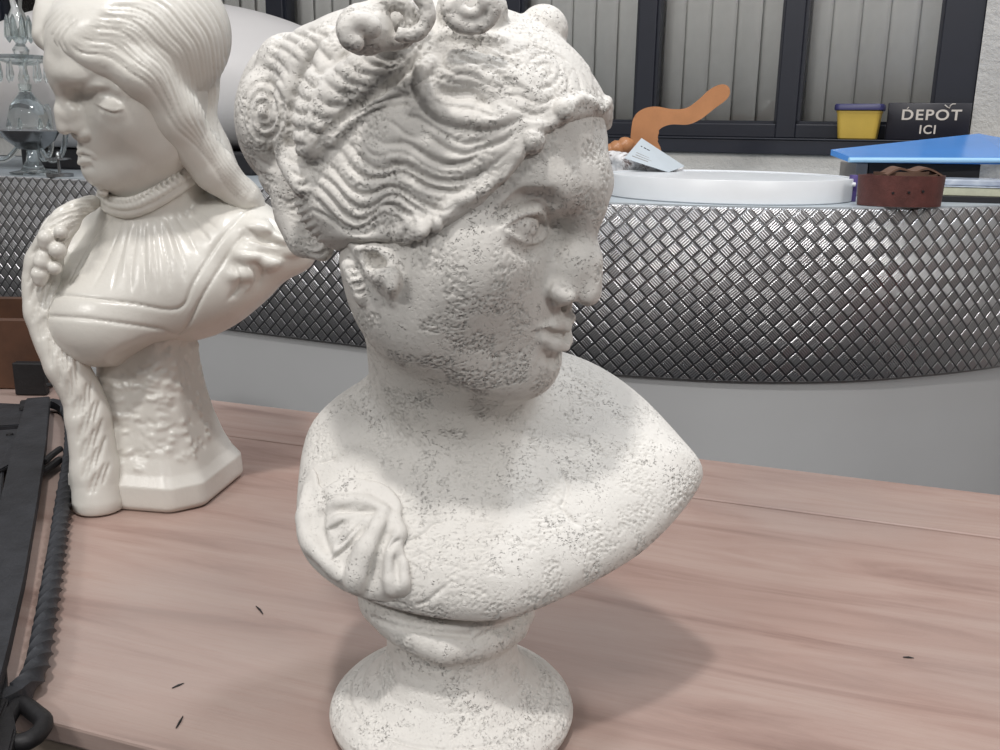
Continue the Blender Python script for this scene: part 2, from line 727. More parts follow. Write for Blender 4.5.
def face(h, S=None):
    b, t = h.ball, h.tube
    b((0, -.008, .043), (.070, .090, .074))
    b((0, .034, .048), (.062, .0690, .066), .03)
    b((0, .030, -.010), (.056, .060, .062), .03)
    # jaw and chin
    t([(.056, .004, -.026), (.048, .026, -.050), (.030, .062, -.066), (.0, .080, -.071)], [.016, .017, .016, .016], .025)
    b((.038, .036, -.030), (.026, .040, .034), .03)
    b((0, .0905, -.069), (.018, .018, .0155), .018)
    # cheeks
    b((.037, .058, -.008), (.024, .026, .026), .03)
    # muzzle
    b((0, .078, -.036), (.031, .027, .026), .025)
    # eye sockets
    b((.032, .110, .0220), (.020, .023, .013), .020, 'cut', rot=eul(0, 0, -20))
    b((.017, .110, .022), (.006, .0165, .012), .012, 'cut')
    # brow
    t([(.0, .0940, .042), (.010, .0940, .0425), (.022, .0915, .0440), (.034, .0845, .0440)], [.0062, .0055, .004, .002], .02)
    # nose
    t([(0, .0940, .055), (0, .0992, .036), (0, .1055, .014), (0, .1150, -.006)], [.0085, .0068, .0066, .0074], .012)
    b((0, .1160, -.0130), (.0092, .0082, .0080), .004)
    b((.0085, .1030, -.004), (.0075, .0100, .0130), .008)
    b((.0118, .1030, -.0150), (.0066, .0100, .0074), .006)


def poly_sdf(U, W, poly):
    d = np.full(np.broadcast(U, W).shape, 1e9)
    s = np.ones(d.shape)
    n = len(poly)
    j = n - 1
    for i in range(n):
        ex, ey = poly[j] - poly[i]
        wx = U - poly[i][0]; wy = W - poly[i][1]
        t = np.clip((wx * ex + wy * ey) / (ex * ex + ey * ey), 0, 1)
        d = np.minimum(d, (wx - ex * t) ** 2 + (wy - ey * t) ** 2)
        c1 = W >= poly[i][1]; c2 = W < poly[j][1]; c3 = ex * wy > ey * wx
        f = (c1 & c2 & c3) | (~c1 & ~c2 & ~c3)
        s = np.where(f, -s, s)
        j = i
    return s * np.sqrt(d)


def smax(a, b, k):
    h = np.maximum(k - np.abs(a - b), 0) / k
    return np.maximum(a, b) + h * h * (k * .25)


def crop(x0, y0, sc):
    return lambda *pts: [(x0 + p[0] / sc, y0 + p[1] / sc) + tuple(p[2:]) for p in pts]


# ------------------------------------------------------------------ the large bust: head, neck and chest
VOX = 0.0012
hero = Clay((-0.17, 0.45, 0.955), (0.18, 0.90, 1.46), VOX)
hh = Head(hero, R_(63), R_(15), R_(0), 1.10, NOSE, PY(599, 299, 0.60))


def hero_features(h):
    st = h.stroke
    st([(503, 213), (522, 203), (540, 200), (553, 206)], [.0015, .0032, .0034, .0015], .010, 'cut')
    # nostril wing and its crease
    st([(555, 291), (567, 297)], [.0062, .0056], .0025, lift=-.0002)
    st([(551, 283), (547.5, 293), (552, 303)], [.0008, .0014, .0010], .002, 'cut')
    st([(571, 304), (579, 305), (585, 304)], [.0012, .0018, .0012], .002, 'cut')
    # lips
    st([(541, 330), (551, 326), (561, 325), (569, 329)], [.0018, .0030, .0036, .0034], .004)
    st([(543, 339), (552, 344), (561, 346), (567, 345)], [.0024, .0044, .0050, .0048], .004)
    st([(536, 333.5), (546, 331.5), (557, 333.5), (568, 336), (576, 337)], [.0014, .0021, .0021, .0020, .0020], .0016, 'cut')
    st([(545, 355), (554, 358.5), (563, 359)], [.0015, .0030, .0030], .006, 'cut')
    # eye
    h.ball(h.inv(h.c.hit([(529, 230)], .4, 1.0)[0][0]) - np.array([0, .0085, 0]), .0125, .0015)
    st([(501, 228), (513, 219), (526, 213), (538, 212), (546, 219), (547.5, 230)], [.0010, .0017, .0021, .0021, .0019, .0011], .0015)
    st([(505, 230), (516, 238), (529, 243), (540, 241), (547, 232)], [.0009, .0014, .0016, .0014, .0009], .002)
    st([(500, 224), (513, 213), (527, 206.5), (541, 206), (550, 214)], [.0006, .0012, .0015, .0013, .0006], .003, 'cut')
    st([(506, 229), (517, 222), (530, 217.5), (540, 218), (545, 225)], [.0006, .0008, .0009, .0008, .0006], .0012, 'cut')
    st([(528, 219), (526, 229), (531, 237), (539, 233), (540, 221)], .0006, .0008, 'cut')
    st([(532.5, 226), (533.5, 229)], .0011, .0008, 'cut')
    # lower lid pouch and the crease from nose to mouth
    st([(510, 246), (528, 253), (545, 246)], [.0006, .0014, .0006], .006, 'cut')


face(hh)
hero_features(hh)

# neck
neck_top = hh.w((0, .018, -.015))
NB = PZ(468, 432, TABLE_Z + 0.215)
NB = NB + np.array([0, 0.055, 0])
hero.cone(neck_top, NB + np.array([0, -0.004, 0.0]), .046, .055, .03)
hero.cone(hh.w((0, .045, -.045)), NB + np.array([.012, -.01, -.02]), .030, .040, .03)
hero.cone(hh.w((.012, .018, -.038)), NB + np.array([-.012, -.022, .0]), .046, .052, .03)
# muscle of the turned neck: behind the ear down to the pit of the throat
hero.cone(PY(424, 285, .705), PY(436, 420, .705), .043, .043, .02)
hero.tube([PY(405, 300, .665), PY(440, 380, .655), PY(482, 440, .655)], [.012, .012, .009], .02)

# chest: a tilted shield with its own outline, domed, with a thick rounded rim
CN = np.array([0.0, -0.56, 0.83]); CN /= np.linalg.norm(CN)
CV = np.array([0.0, CN[2], -CN[1]])
C0 = PZ(470, 617, TABLE_Z + 0.120)
_outline = [(400, 372), (372, 385), (338, 404), (316, 425), (307, 448), (303, 475), (301, 505), (304, 530), (316, 556),
            (338, 576), (362, 587), (392, 597), (425, 605), (455, 609), (490, 610), (520, 604), (556, 590), (600, 567),
            (636, 545), (664, 520), (686, 494), (698, 474), (697, 462), (684, 446), (660, 420), (634, 396), (600, 374), (560, 360), (500, 350), (440, 355)]
_uv = []
for _p in catmull(_outline, 3, closed=True):
    q = PPL(_p[0], _p[1], C0, CN) - C0
    _uv.append((q[0], q @ CV))
CUV = np.array(_uv)


_ug = np.linspace(CUV[:, 0].min() - .03, CUV[:, 0].max() + .03, 260)
_vg = np.linspace(CUV[:, 1].min() - .03, CUV[:, 1].max() + .03, 260)
_PS = poly_sdf(_ug[:, None], _vg[None, :], CUV) - 0.004


def grid2(T, U, W):
    x = np.clip((U - _ug[0]) / (_ug[1] - _ug[0]), 0, 258.99); y = np.clip((W - _vg[0]) / (_vg[1] - _vg[0]), 0, 258.99)
    i = x.astype(int); j = y.astype(int); x = x - i; y = y - j
    return (T[i, j] * (1 - x) * (1 - y) + T[i + 1, j] * x * (1 - y) + T[i, j + 1] * (1 - x) * y + T[i + 1, j + 1] * x * y)


_nb = NB - C0
NU, NV = _nb[0], _nb @ CV
_ins = np.maximum(-_PS, 0)
_r = np.sqrt(((_ug[:, None] - NU) / 1.25) ** 2 + (_vg[None, :] - NV) ** 2)
_H = 0.026 * (1 - np.exp(-_ins / .020)) + 0.016 * np.exp(-(_r / .075) ** 2)


def chest(X, Y, Z):
    X, Y, Z = np.broadcast_arrays(X - C0[0], Y - C0[1], Z - C0[2])
    U = X
    W = Y * CV[1] + Z * CV[2]
    N = X * CN[0] + Y * CN[1] + Z * CN[2]
    ps = grid2(_PS, U, W)
    hgt = grid2(_H, U, W)
    top = (N - hgt) * .93
    bot = (-0.010 - 0.6 * hgt - N)
    return smax(smax(ps, top, .0075), bot, .004)


hero.apply(C0 + np.array([-.17, -.06, -.10]), C0 + np.array([.20, .30, .25]), chest, .015)
# collar bones and the pit between them, the breast under the edge
for a, b_, r in (((430, 440), (330, 452), .006), ((508, 446), (655, 455), .006)):
    pass
# stem under the chest
PED = PZ(452, 697, TABLE_Z + 0.016)
PED[2] = TABLE_Z
hero.cone(PED + np.array([.0, .012, .070]), PED + np.array([.0, .05, .14]), .042, .050, .012)


KX = crop(320, 220, 6.25)
# ear: rim, hollow and lobe
hh.stroke(KX((170, 120), (240, 190), (310, 285), (370, 370), (420, 420)), [.0020, .0036, .0046, .0050, .0050], .003, lift=.0010)
hh.stroke(KX((235, 180), (320, 185), (400, 205), (440, 250), (450, 330), (455, 400)), [.0022, .0036, .0040, .0040, .0045, .0050], .003, lift=.0010)
hh.stroke(KX((385, 350), (440, 360)), [.0060, .0065], .004, n=1, lift=.0005)
hh.stroke(KX((300, 220), (340, 260), (390, 280)), [.0022, .0046, .0026], .003, 'cut', lift=.0)
hh.stroke(KX((450, 420), (450, 470), (455, 520)), [.0030, .0024, .0012], .004, lift=.0)
# hair lying on the nape behind the ear
hh.stroke(KX((190, 290), (225, 350), (245, 420), (262, 500)), [.0060, .0066, .0062, .0040], .002, lift=-.001, both=False)
for q in (((165, 300), (205, 300), (250, 290)), ((180, 345), (220, 350), (262, 340)), ((200, 400), (235, 405), (272, 395)), ((215, 450), (245, 458), (280, 450))):
    hh.stroke(KX(*q), [.0006, .0016, .0006], .0014, 'cut', both=False)
# ------------------------------------------------------------------ pedestal of the large bust
ped = Clay((PED[0] - .11, PED[1] - .11, TABLE_Z - .004), (PED[0] + .11, PED[1] + .12, TABLE_Z + .135), 0.0011)
_pz = np.array([0.0, .004, .010, .016, .021, .0235, .026, .030, .040, .050, .060, .070, .080, .092, .110])
_pr = np.array([.086, .0895, .0915, .0895, .085, .0800, .0765, .0670, .0560, .0505, .0480, .0480, .049, .050, .050])


def spool(X, Y, Z):
    X = X - PED[0]; Y = Y - PED[1] + 0 * Z; Z = Z - TABLE_Z
    r = np.sqrt(X * X + Y * Y)
    z = np.clip(Z, 0, .11)
    R = np.interp(z.ravel(), _pz, _pr).reshape(z.shape)
    G = np.interp(z.ravel(), _pz, np.gradient(_pr, _pz)).reshape(z.shape)
    d = (r - R) / np.sqrt(1 + G * G)
    return smax(smax(d, -Z + 0 * r, .003), Z - .105 + 0 * r, .006)


ped.apply(PED + np.array([-.1, -.1, 0]), PED + np.array([.1, .1, .11]), spool)
# the rolled collar under the chest, thick at the left and tapering to the right
_roll = []
for k in range(33):
    a = 2 * math.pi * k / 32
    x, y = math.cos(a), math.sin(a)
    rr = .0520 + .002 * math.sin(3 * a)
    _roll.append((PED[0] + x * rr - .002, PED[1] + y * rr + .006, TABLE_Z + .090 - .006 * x + .016 * max(0, -x) * 0.6 + .004 * y, .0098 + .0075 * max(0, -x * .9 - y * .15)))
_roll = np.array(_roll)
ped.tube(_roll[:, :3], _roll[:, 3], .006)
# folds and cracks of the collar
for px in ([(372, 618), (395, 626), (430, 632), (470, 636)], [(476, 640), (490, 632), (505, 628)]):
    P, ok = ped.hit(catmull(px, 4), .4, 1.0)
    ped.tube(P, .0016, .002, 'cut')
P, ok = ped.hit(catmull([(350, 678), (372, 704), (410, 722), (452, 728), (500, 722), (535, 704), (556, 680)], 5), .4, 1.0)
_c = np.array([(PED[0] + .0765 * math.cos(a), PED[1] + .0765 * math.sin(a), TABLE_Z + .0262) for a in np.linspace(0, 2 * math.pi, 73)])
ped.carve(_c, .0011, .0026)
# ------------------------------------------------------------------ hair of the large bust
_hs = np.array([30, -40, -150])      # whole-voxel offset to the grid of the head
hair = Clay(hero.lo - _hs * VOX, (0.13, 0.86, 1.475), VOX)


def K(*pts):
    """points read off an enlargement of the hair (2.381 x, left edge at 220)"""
    return [(220 + p[0] / 2.381, p[1] / 2.381) + tuple(p[2:]) for p in pts]


def ks(pts, R, k=0.002, op='add', lift=0.0, n=5, both=True):
    hh.stroke(K(*pts), R, k, op, lift, both, clay=hair, n=n, near=.42, far=.95)


hb = lambda c, r, k=0.0, op='add', rot=None, both=True: hh.ball(c, r, k, op, both, rot, clay=hair)
# the hair hugs the skull: the head's own surface swollen by a few millimetres
_ax = [(max(0, h), min(hair.n[q], hero.n[q] + h)) for q, h in enumerate(_hs)]
_hsl = tuple(slice(a, b) for a, b in _ax)
_rsl = tuple(slice(a - h, b - h) for (a, b), h in zip(_ax, _hs))
hair.a[_hsl] = hero.a[_rsl] - 0.0048
# and stops at the hairline, drawn in the head's side view
_HL = np.array([(.14, .104), (.108, .097), (.096, .087), (.088, .078), (.083, .073), (.079, .064), (.072, .046), (.064, .028), (.052, .012), (.037, .000), (.01, -.008), (-.05, -.018), (-.16, -.018), (-.16, .25), (.14, .25)])


def hairline(X, Y, Z):
    X = X - hh.o[0]; Y = Y - hh.o[1]; Z = Z - hh.o[2]
    M = hh.M
    ly = (X * M[0, 1] + Y * M[1, 1] + Z * M[2, 1]) / hh.s
    lz = (X * M[0, 2] + Y * M[1, 2] + Z * M[2, 2]) / hh.s
    yy = np.linspace(-.17, .15, 200); zz = np.linspace(-.20, .26, 250)
    T = poly_sdf(yy[:, None], zz[None, :], _HL)
    a = np.clip((ly - yy[0]) / (yy[1] - yy[0]), 0, 198.99); b = np.clip((lz - zz[0]) / (zz[1] - zz[0]), 0, 248.99)
    i = a.astype(int); j = b.astype(int); a = a - i; b = b - j
    return -(T[i, j] * (1 - a) * (1 - b) + T[i + 1, j] * a * (1 - b) + T[i, j + 1] * (1 - a) * b + T[i + 1, j + 1] * a * b) * hh.s


hair.apply(hair.lo, hair.lo + hair.n * VOX, hairline, .006, 'cut')
# back masses
for px, y, r, k in (((318, 78), .690, (.030, .040, .034), .012), ((300, 84), .735, (.034, .045, .036), .015), ((285, 120), .735, (.036, .045, .050), .012),
                    ((330, 120), .690, (.030, .050, .045), .012), ((297, 165), .720, (.022, .035, .040), .01), ((360, 60), .680, (.040, .05, .032), .012),
                    ((310, 215), .705, (.018, .022, .026), .01)):
    hair.ball(PY(px[0], px[1], y), r, k)
# side wave mass over the ear
hair.ball(PY(348, 198, .612), (.034, .030, .034), .012)
hair.ball(PY(395, 190, .598), (.045, .022, .034), .015)
hair.ball(PY(440, 165, .590), (.040, .020, .034), .015)
hair.ball(PY(480, 130, .590), (.036, .020, .036), .02)
hair.ball(PY(345, 140, .610), (.030, .020, .030), .015)
# the coil at the back of the head
hair.ball(PY(264, 118, .690), (.0195, .020, .0335), .004)
hair.ball(PY(276, 165, .695), (.014, .016, .022), .006)
# hanging lock under the coil
hair.tube([PY(290, 180, .69), PY(294, 215, .685), PY(305, 240, .675), PY(322, 250, .665)], [.016, .014, .013, .008], .005)
# upper left mass
hair.ball(PY(288, 66, .700), (.022, .022, .022), .006)
hair.ball(PY(320, 58, .690), (.024, .024, .020), .006)

# ---- bands of the back mass, seen as two plaits
plaitA = [(262, 92), (215, 130), (185, 190), (168, 250), (165, 320), (178, 385), (200, 440)]
hair_pl = hh.stroke(K(*plaitA), [.008, .010, .011, .0115, .0115, .0105, .008], .003, lift=-.001, both=False, clay=hair, near=.42, far=.95)
plaitB = [(330, 60), (285, 120), (250, 190), (228, 250), (215, 310), (218, 360)]
hh.stroke(K(*plaitB), [.008, .011, .012, .012, .011, .008], .003, lift=-.001, both=False, clay=hair, near=.42, far=.95)
# big smooth roll beside the band
ks([(215, 340), (255, 270), (310, 215), (380, 175), (440, 140), (480, 100)], [.010, .0145, .016, .015, .012, .008], .004, lift=-.004, both=False)
# flat ribbon and its groove

ks([(262, 340), (300, 295), (360, 252), (425, 215), (480, 175), (505, 150)], [.003, .0038, .004, .004, .004, .003], .002, lift=.0)
# slanting folds across plaits and roll
for a, b_ in ((((150, 330), (205, 345))), ((148, 368), (205, 378)), ((152, 292), (205, 305)), ((158, 252), (208, 268)), ((170, 215), (218, 236)), ((188, 178), (232, 205)), ((208, 142), (250, 172)), ((232, 112), (270, 140)), ((165, 405), (210, 410)), ((180, 435), (215, 430))):
    mid = ((a[0] + b_[0]) / 2, (a[1] + b_[1]) / 2 + 9)
    hh.groove(K(a, mid, b_), .0017, .0034, True, False, clay=hair, n=4, near=.42, far=.95)
for a, b_ in (((205, 300), (262, 318)), ((212, 262), (278, 282)), ((225, 225), (300, 252)), ((245, 190), (322, 225)), ((262, 160), (345, 205)), ((290, 135), (372, 180)), ((320, 118), (400, 160)), ((352, 105), (425, 140))):
    mid = ((a[0] + b_[0]) / 2 - 4, (a[1] + b_[1]) / 2 + 12)
    hh.groove(K(a, mid, b_), .0017, .0032, True, False, clay=hair, n=4, near=.42, far=.95)
# radial strands of the upper left mass
for a, m_, b_ in (((112, 130), (140, 150), (165, 180)), ((120, 105), (150, 118), (190, 150)), ((140, 85), (170, 98), (205, 130)), ((170, 75), (205, 88), (232, 110)), ((205, 68), (235, 78), (262, 95)), ((100, 160), (128, 172), (152, 205))):
    hh.groove(K(a, m_, b_), .0015, .0024, True, False, clay=hair, n=4, near=.42, far=.95)
# spiral of the coil
_sp = []
for i in range(46):
    a = i * .42; r = 1 - i / 50
    _sp.append((104 + 52 * r * math.cos(a + 2.4), 268 + 84 * r * math.sin(a + 2.4), .0016 if 2 < i < 43 else .0008))
hh.stroke(K(*[(p[0], p[1]) for p in _sp]), [p[2] for p in _sp], .0016, 'cut', both=False, clay=hair, n=3, near=.42, far=.95)
ks([(98, 268), (108, 276)], .0022, .002, n=1, both=False)
for q in (((62, 330), (90, 380), (130, 400)), ((56, 350), (85, 405), (130, 425)), ((72, 390), (100, 425), (135, 440))):
    ks(q, [.0006, .0014, .0006], .0014, 'cut', n=4, both=False)
# strands of the hanging lock
for k in range(8):
    y = 470 + k * 18; x = 138 + k * 9
    ks([(x, y), (x + 28, y + 12), (x + 58, y - 2)], [.0006, .0016, .0008], .0014, 'cut', n=4, both=False)

# ---- waves over the ear: deep partings between ropes of hair
KW = crop(300, 90, 4.1667)
KZ = crop(400, 0, 4.545)


def cutw(pts, R, k=None, lift=None, both=True, sharp=True):
    """groove whose depth and width follow R"""
    hh.groove(pts, R * .62, R * 1.30, sharp, both, clay=hair, near=.42, far=.95)


def hollow(pts, w, A, both=True):
    hh.groove(pts, w, A, False, both, clay=hair, near=.42, far=.95)


def addw(pts, R, k=.003, lift=-.001, both=True):
    n = len(pts)
    rr = [R * (.5 if i == 0 or i == n - 1 else 1.0) for i in range(n)]
    hh.stroke(pts, rr, k, 'add', lift, both, clay=hair, near=.42, far=.95)


# rolled rim of the hair along the temple
addw(KW((560, 560), (600, 520), (650, 470), (720, 440), (790, 395), (860, 340), (910, 270), (935, 190)), .0030, lift=-.0008)
grooves = [
    (((150, 195), (200, 220), (250, 280), (300, 325), (350, 332), (400, 315), (450, 325), (500, 350), (560, 378), (640, 387), (700, 372), (770, 340), (830, 290), (890, 240)), .0027),
    (((120, 235), (170, 260), (210, 320), (270, 362), (330, 367), (380, 352), (430, 346), (480, 370), (530, 403), (600, 418), (660, 418), (700, 395), (760, 345)), .0027),
    (((95, 262), (150, 300), (190, 355), (240, 398), (300, 402), (350, 380), (400, 378), (450, 405), (500, 435), (560, 455), (620, 455), (665, 430)), .0014),
    (((50, 290), (120, 310), (150, 345), (200, 405), (260, 437), (310, 428), (360, 405), (400, 410), (450, 440), (510, 472), (570, 498), (620, 497), (655, 462)), .0026),
    (((40, 335), (90, 355), (150, 405), (200, 465), (260, 497), (310, 482), (360, 445), (410, 442), (460, 475), (520, 510), (580, 528)), .0024),
    (((30, 395), (80, 405), (130, 455), (190, 520), (240, 545), (290, 525), (330, 487), (380, 478), (430, 505), (480, 528), (530, 535)), .0024),
    (((25, 440), (70, 460), (110, 500), (170, 555), (230, 582), (280, 562), (320, 530), (370, 518), (420, 540)), .0020),
    (((30, 490), (70, 508), (120, 535), (175, 578), (230, 600), (280, 595), (330, 565), (380, 550)), .0018),
    (((510, 165), (560, 212), (620, 252), (690, 268), (760, 245), (850, 212), (905, 165)), .0024),
    (((300, 185), (340, 220), (400, 222), (450, 225), (500, 255), (545, 290), (610, 312), (690, 300), (760, 262), (840, 235)), .0022),
    (((255, 215), (290, 262), (340, 275), (400, 262), (460, 275), (520, 315), (590, 345), (670, 345), (740, 310)), .0015),
    (((430, 105), (480, 115), (540, 145), (610, 190), (690, 222), (770, 205), (850, 178)), .0018),
    (((350, 120), (400, 150), (440, 185), (500, 205)), .0014),
]
for a, b_ in ((0, 1), (1, 3), (3, 4), (4, 5), (5, 6), (8, 9), (9, 0)):
    A = catmull(grooves[a][0], 6); B = catmull(grooves[b_][0], 6)
    ia = np.linspace(0, len(A) - 1, 12).astype(int); ib = np.linspace(0, len(B) - 1, 12).astype(int)
    hollow(KW(*[tuple(q) for q in ((A[ia] + B[ib]) / 2)[1:-1]]), .0032, -.0014)
for pts, R in grooves:
    cutw(KW(*pts), R)
# fine strands running along the ropes
for a, b_, t in ((0, 1, .33), (0, 1, .66), (3, 4, .5), (4, 5, .5), (5, 6, .4), (8, 9, .45)):
    A = catmull(grooves[a][0], 6); B = catmull(grooves[b_][0], 6)
    m = 14
    ia = np.linspace(0, len(A) - 1, m).astype(int); ib = np.linspace(0, len(B) - 1, m).astype(int)
    C_ = A[ia] * (1 - t) + B[ib] * t
    cutw(KW(*[tuple(q) for q in C_[1:-1]]), .0008, .0012, .0002)
# ribbon edge beside the waves
cutw(KW((55, 262), (100, 185), (180, 112), (260, 55), (335, 8), (400, -40), (460, -85)), .0030, lift=.0004, both=False)
cutw(KW((120, 175), (190, 122), (280, 75), (370, 42), (450, 18), (495, -5)), .0018, both=False)
cutw(KW((240, 120), (330, 82), (420, 60), (480, 50)), .0012, both=False)

# ---- the large swirl above the waves
hollow(KZ((240, 135), (150, 190), (100, 270), (92, 360), (125, 440), (190, 505), (280, 535), (400, 548), (500, 515), (570, 480)), .0065, -.0035)
hollow(KZ((260, 250), (330, 300), (420, 330), (480, 400)), .009, -.0025)
cutw(KZ((205, 130), (110, 200), (58, 290), (52, 380), (80, 460), (150, 540), (250, 580), (400, 595), (500, 565), (575, 530)), .0028)
hollow(KZ((150, 375), (200, 418), (270, 428), (320, 425), (370, 455), (430, 500)), .0036, .0040)
hollow(KZ((350, 315), (420, 322), (470, 350), (510, 395)), .0030, .0025)
cutw(KZ((135, 335), (200, 360), (270, 383), (330, 386), (390, 425), (450, 455)), .0016)
cutw(KZ((125, 430), (185, 475), (270, 492), (350, 502), (420, 530), (500, 500)), .0018)
cutw(KZ((200, 215), (190, 280), (240, 330), (320, 345), (390, 380)), .0016)
cutw(KZ((250, 190), (260, 250), (320, 290), (400, 290), (470, 310), (530, 360)), .0016)
cutw(KZ((320, 190), (360, 230), (440, 250), (520, 290), (570, 340)), .0016)
cutw(KZ((420, 195), (480, 240), (560, 225), (600, 195)), .0014)
for q in (((560, 350), (590, 280), (650, 240), (710, 260), (730, 320), (700, 380), (630, 400), (590, 360)), ((610, 330), (640, 290), (680, 290), (690, 330), (650, 355))):
    cutw(KZ(*q), .0013)
for q in (((480, 430), (560, 440), (640, 470), (700, 440)), ((470, 470), (540, 500), (620, 520), (690, 490)), ((740, 300), (770, 360), (760, 430)), ((790, 300), (820, 370), (820, 430)), ((830, 330), (870, 400), (880, 450)), ((870, 390), (910, 450), (920, 500)),
          ((560, 200), (640, 215), (720, 250), (780, 290)), ((500, 380), (560, 400), (600, 440))):
    cutw(KZ(*q), .0013)
# rim along the forehead with small curls
addw(KZ((560, 560), (610, 575), (680, 570), (712, 535), (735, 500), (785, 470), (815, 450), (870, 462), (905, 500)), .0026, lift=-.0010)
for c, R in (((600, 638), .0088), ((742, 500), .0078)):
    hh.stroke(KZ(c, (c[0] + 1, c[1])), R * .9, .001, 'add', -.002, False, clay=hair, n=1, near=.42, far=.95)
cutw(KZ((575, 640), (590, 615), (620, 620), (622, 655), (598, 662)), .0008)
cutw(KZ((555, 600), (560, 650), (580, 690)), .0012, .001)
# wisps in front of the ear
for q, R in ((((430, 530), (455, 560), (415, 600), (405, 640)), .0030), (((480, 530), (500, 570), (450, 620), (430, 650), (440, 690), (465, 725)), .0036), (((530, 530), (520, 580), (500, 610), (515, 630)), .0030), (((560, 540), (575, 565), (560, 600)), .0026), (((430, 700), (460, 735)), .0046)):
    addw(KW(*q), R, .0015, lift=.0)

# ---- curls piled on the crown, each resting on the surface behind it
def at(cx, cy, lift, K_=K):
    P, ok = hair.hit(K_((cx, cy)), .42, .95)
    d = P[0] - CAM
    return P[0] - d / np.linalg.norm(d) * lift


def coil(cx, cy, R, rx, ry, d, a0=0.0, a1=6.4, K_=K, taper=.7, k=.002):
    c = at(cx, cy, 0, K_)
    dist = np.linalg.norm(c - CAM)
    sc = 2.381 if K_ is K else 4.545
    P = []; rr = []
    for i in range(22):
        a = a0 + (a1 - a0) * i / 21
        f = 1 - (1 - taper) * i / 21
        q = K_((cx + rx * f * math.cos(a), cy + ry * f * math.sin(a)))[0]
        v = ray(*q); v = v / np.linalg.norm(v)
        P.append(CAM + v * (dist - d - .004 * i / 21)); rr.append(R * (1 - .25 * i / 21))
    hair.tube(P, rr, k)


hair.ball(at(410, 70, -.002), (.021, .018, .021), .005)
hair.ball(at(408, 54, .006), (.0150, .012, .0150), .002)
coil(412, 58, .0052, 60, 60, .012, -3.6, 2.6)
coil(440, 40, .0045, 60, 60, .006, -.9, 2.2)
hair.ball(at(406, 66, .001), (.0036, .009, .0055), .0015, 'cut')
# hooked curl to its left
hair.ball(at(345, 70, -.004), (.016, .014, .014), .004)
coil(330, 82, .0062, 34, 30, .010, -.6, -4.4)
# broad knot in the middle
hair.ball(at(600, 30, .004), (.0215, .016, .0190), .003)
coil(600, 20, .0048, 56, 46, .018, 3.3, -.4, taper=.95)
coil(598, 8, .0034, 30, 26, .020, 3.3, -.4, taper=.9)
# knot behind the forehead
kc = PY(543, 30, .640)
hair.ball(kc, (.0160, .018, .0155), .003)
hair.tube([PY(528, 26, .628), PY(535, 38, .624), PY(550, 40, .626), PY(560, 30, .63)], [.003, .004, .004, .003], .002)
hair.ball(PY(508, 36, .640), (.018, .018, .009), .006)
addw(K((520, 90), (560, 80), (620, 92), (675, 96)), .0050, lift=.0, both=False)
# gathered drapery on the near shoulder
KD = crop(290, 440, 4.1667)
dra = Clay(hero.lo, (0.02, 0.75, 1.13), VOX)
_n = np.minimum(dra.n, hero.n)
dra.a[:_n[0], :_n[1], :_n[2]] = hero.a[:_n[0], :_n[1], :_n[2]] - .0030
_dq = []
for _p in catmull(KD((96, 170), (125, 190), (150, 260), (240, 240), (370, 262), (440, 300), (480, 360), (470, 420), (478, 500), (492, 560), (486, 640), (430, 665), (330, 660), (240, 640), (120, 560), (30, 460), (20, 350), (40, 240)), 3, closed=True):
    q = PPL(_p[0], _p[1], C0, CN) - C0
    _dq.append((q[0], q @ CV))
_DS = poly_sdf(_ug[:, None], _vg[None, :], np.array(_dq))


def dmask(X, Y, Z):
    X, Y, Z = np.broadcast_arrays(X - C0[0], Y - C0[1], Z - C0[2])
    d = grid2(_DS, X, Y * CV[1] + Z * CV[2])
    N = X * CN[0] + Y * CN[1] + Z * CN[2]
    return -np.maximum(d, -.004 - N)


dra.apply(dra.lo, dra.lo + dra.n * VOX, dmask, .004, 'cut', pad=0)


def dst(pts, R, k=.004, lift=-.001):
    hh.stroke(KD(*pts), R, k, 'add', lift, False, clay=dra, near=.42, far=.95)


def dgr(pts, w, A, sharp=True):
    hh.groove(KD(*pts), w, A, sharp, False, clay=dra, near=.42, far=.95)


dst([(140, 285), (200, 262), (280, 258), (350, 275), (385, 300)], [.003, .0045, .005, .0045, .003])
dst([(395, 300), (375, 360), (340, 430), (305, 510), (275, 590)], [.004, .0075, .009, .0095, .008])
dst([(330, 320), (270, 380), (215, 440), (170, 500)], [.003, .0045, .0045, .003])
dst([(290, 300), (220, 330), (160, 365)], [.003, .0038, .003])
dst([(440, 320), (455, 380), (425, 440), (415, 520), (425, 620)], [.003, .005, .005, .005, .005])
dst([(475, 520), (470, 580), (480, 640)], [.003, .0045, .004])
dst([(70, 200), (65, 300), (75, 400), (130, 480), (210, 560)], [.003, .006, .007, .006, .005])
dgr([(120, 180), (138, 260), (130, 360), (150, 440), (180, 500)], .0028, .0036)
dgr([(190, 300), (240, 292), (320, 298), (365, 288)], .0020, .0034)
dgr([(150, 380), (190, 365), (230, 335)], .0020, .0034)
dgr([(185, 450), (240, 400), (300, 330)], .0020, .0036)
dgr([(160, 505), (220, 470), (290, 390), (340, 320)], .0020, .0034)
dgr([(410, 330), (400, 400), (370, 480), (345, 560), (330, 640)], .0030, .0048)
dgr([(400, 465), (430, 430), (470, 415)], .0018, .0030)
dgr([(440, 470), (445, 540), (450, 620)], .0020, .0030)
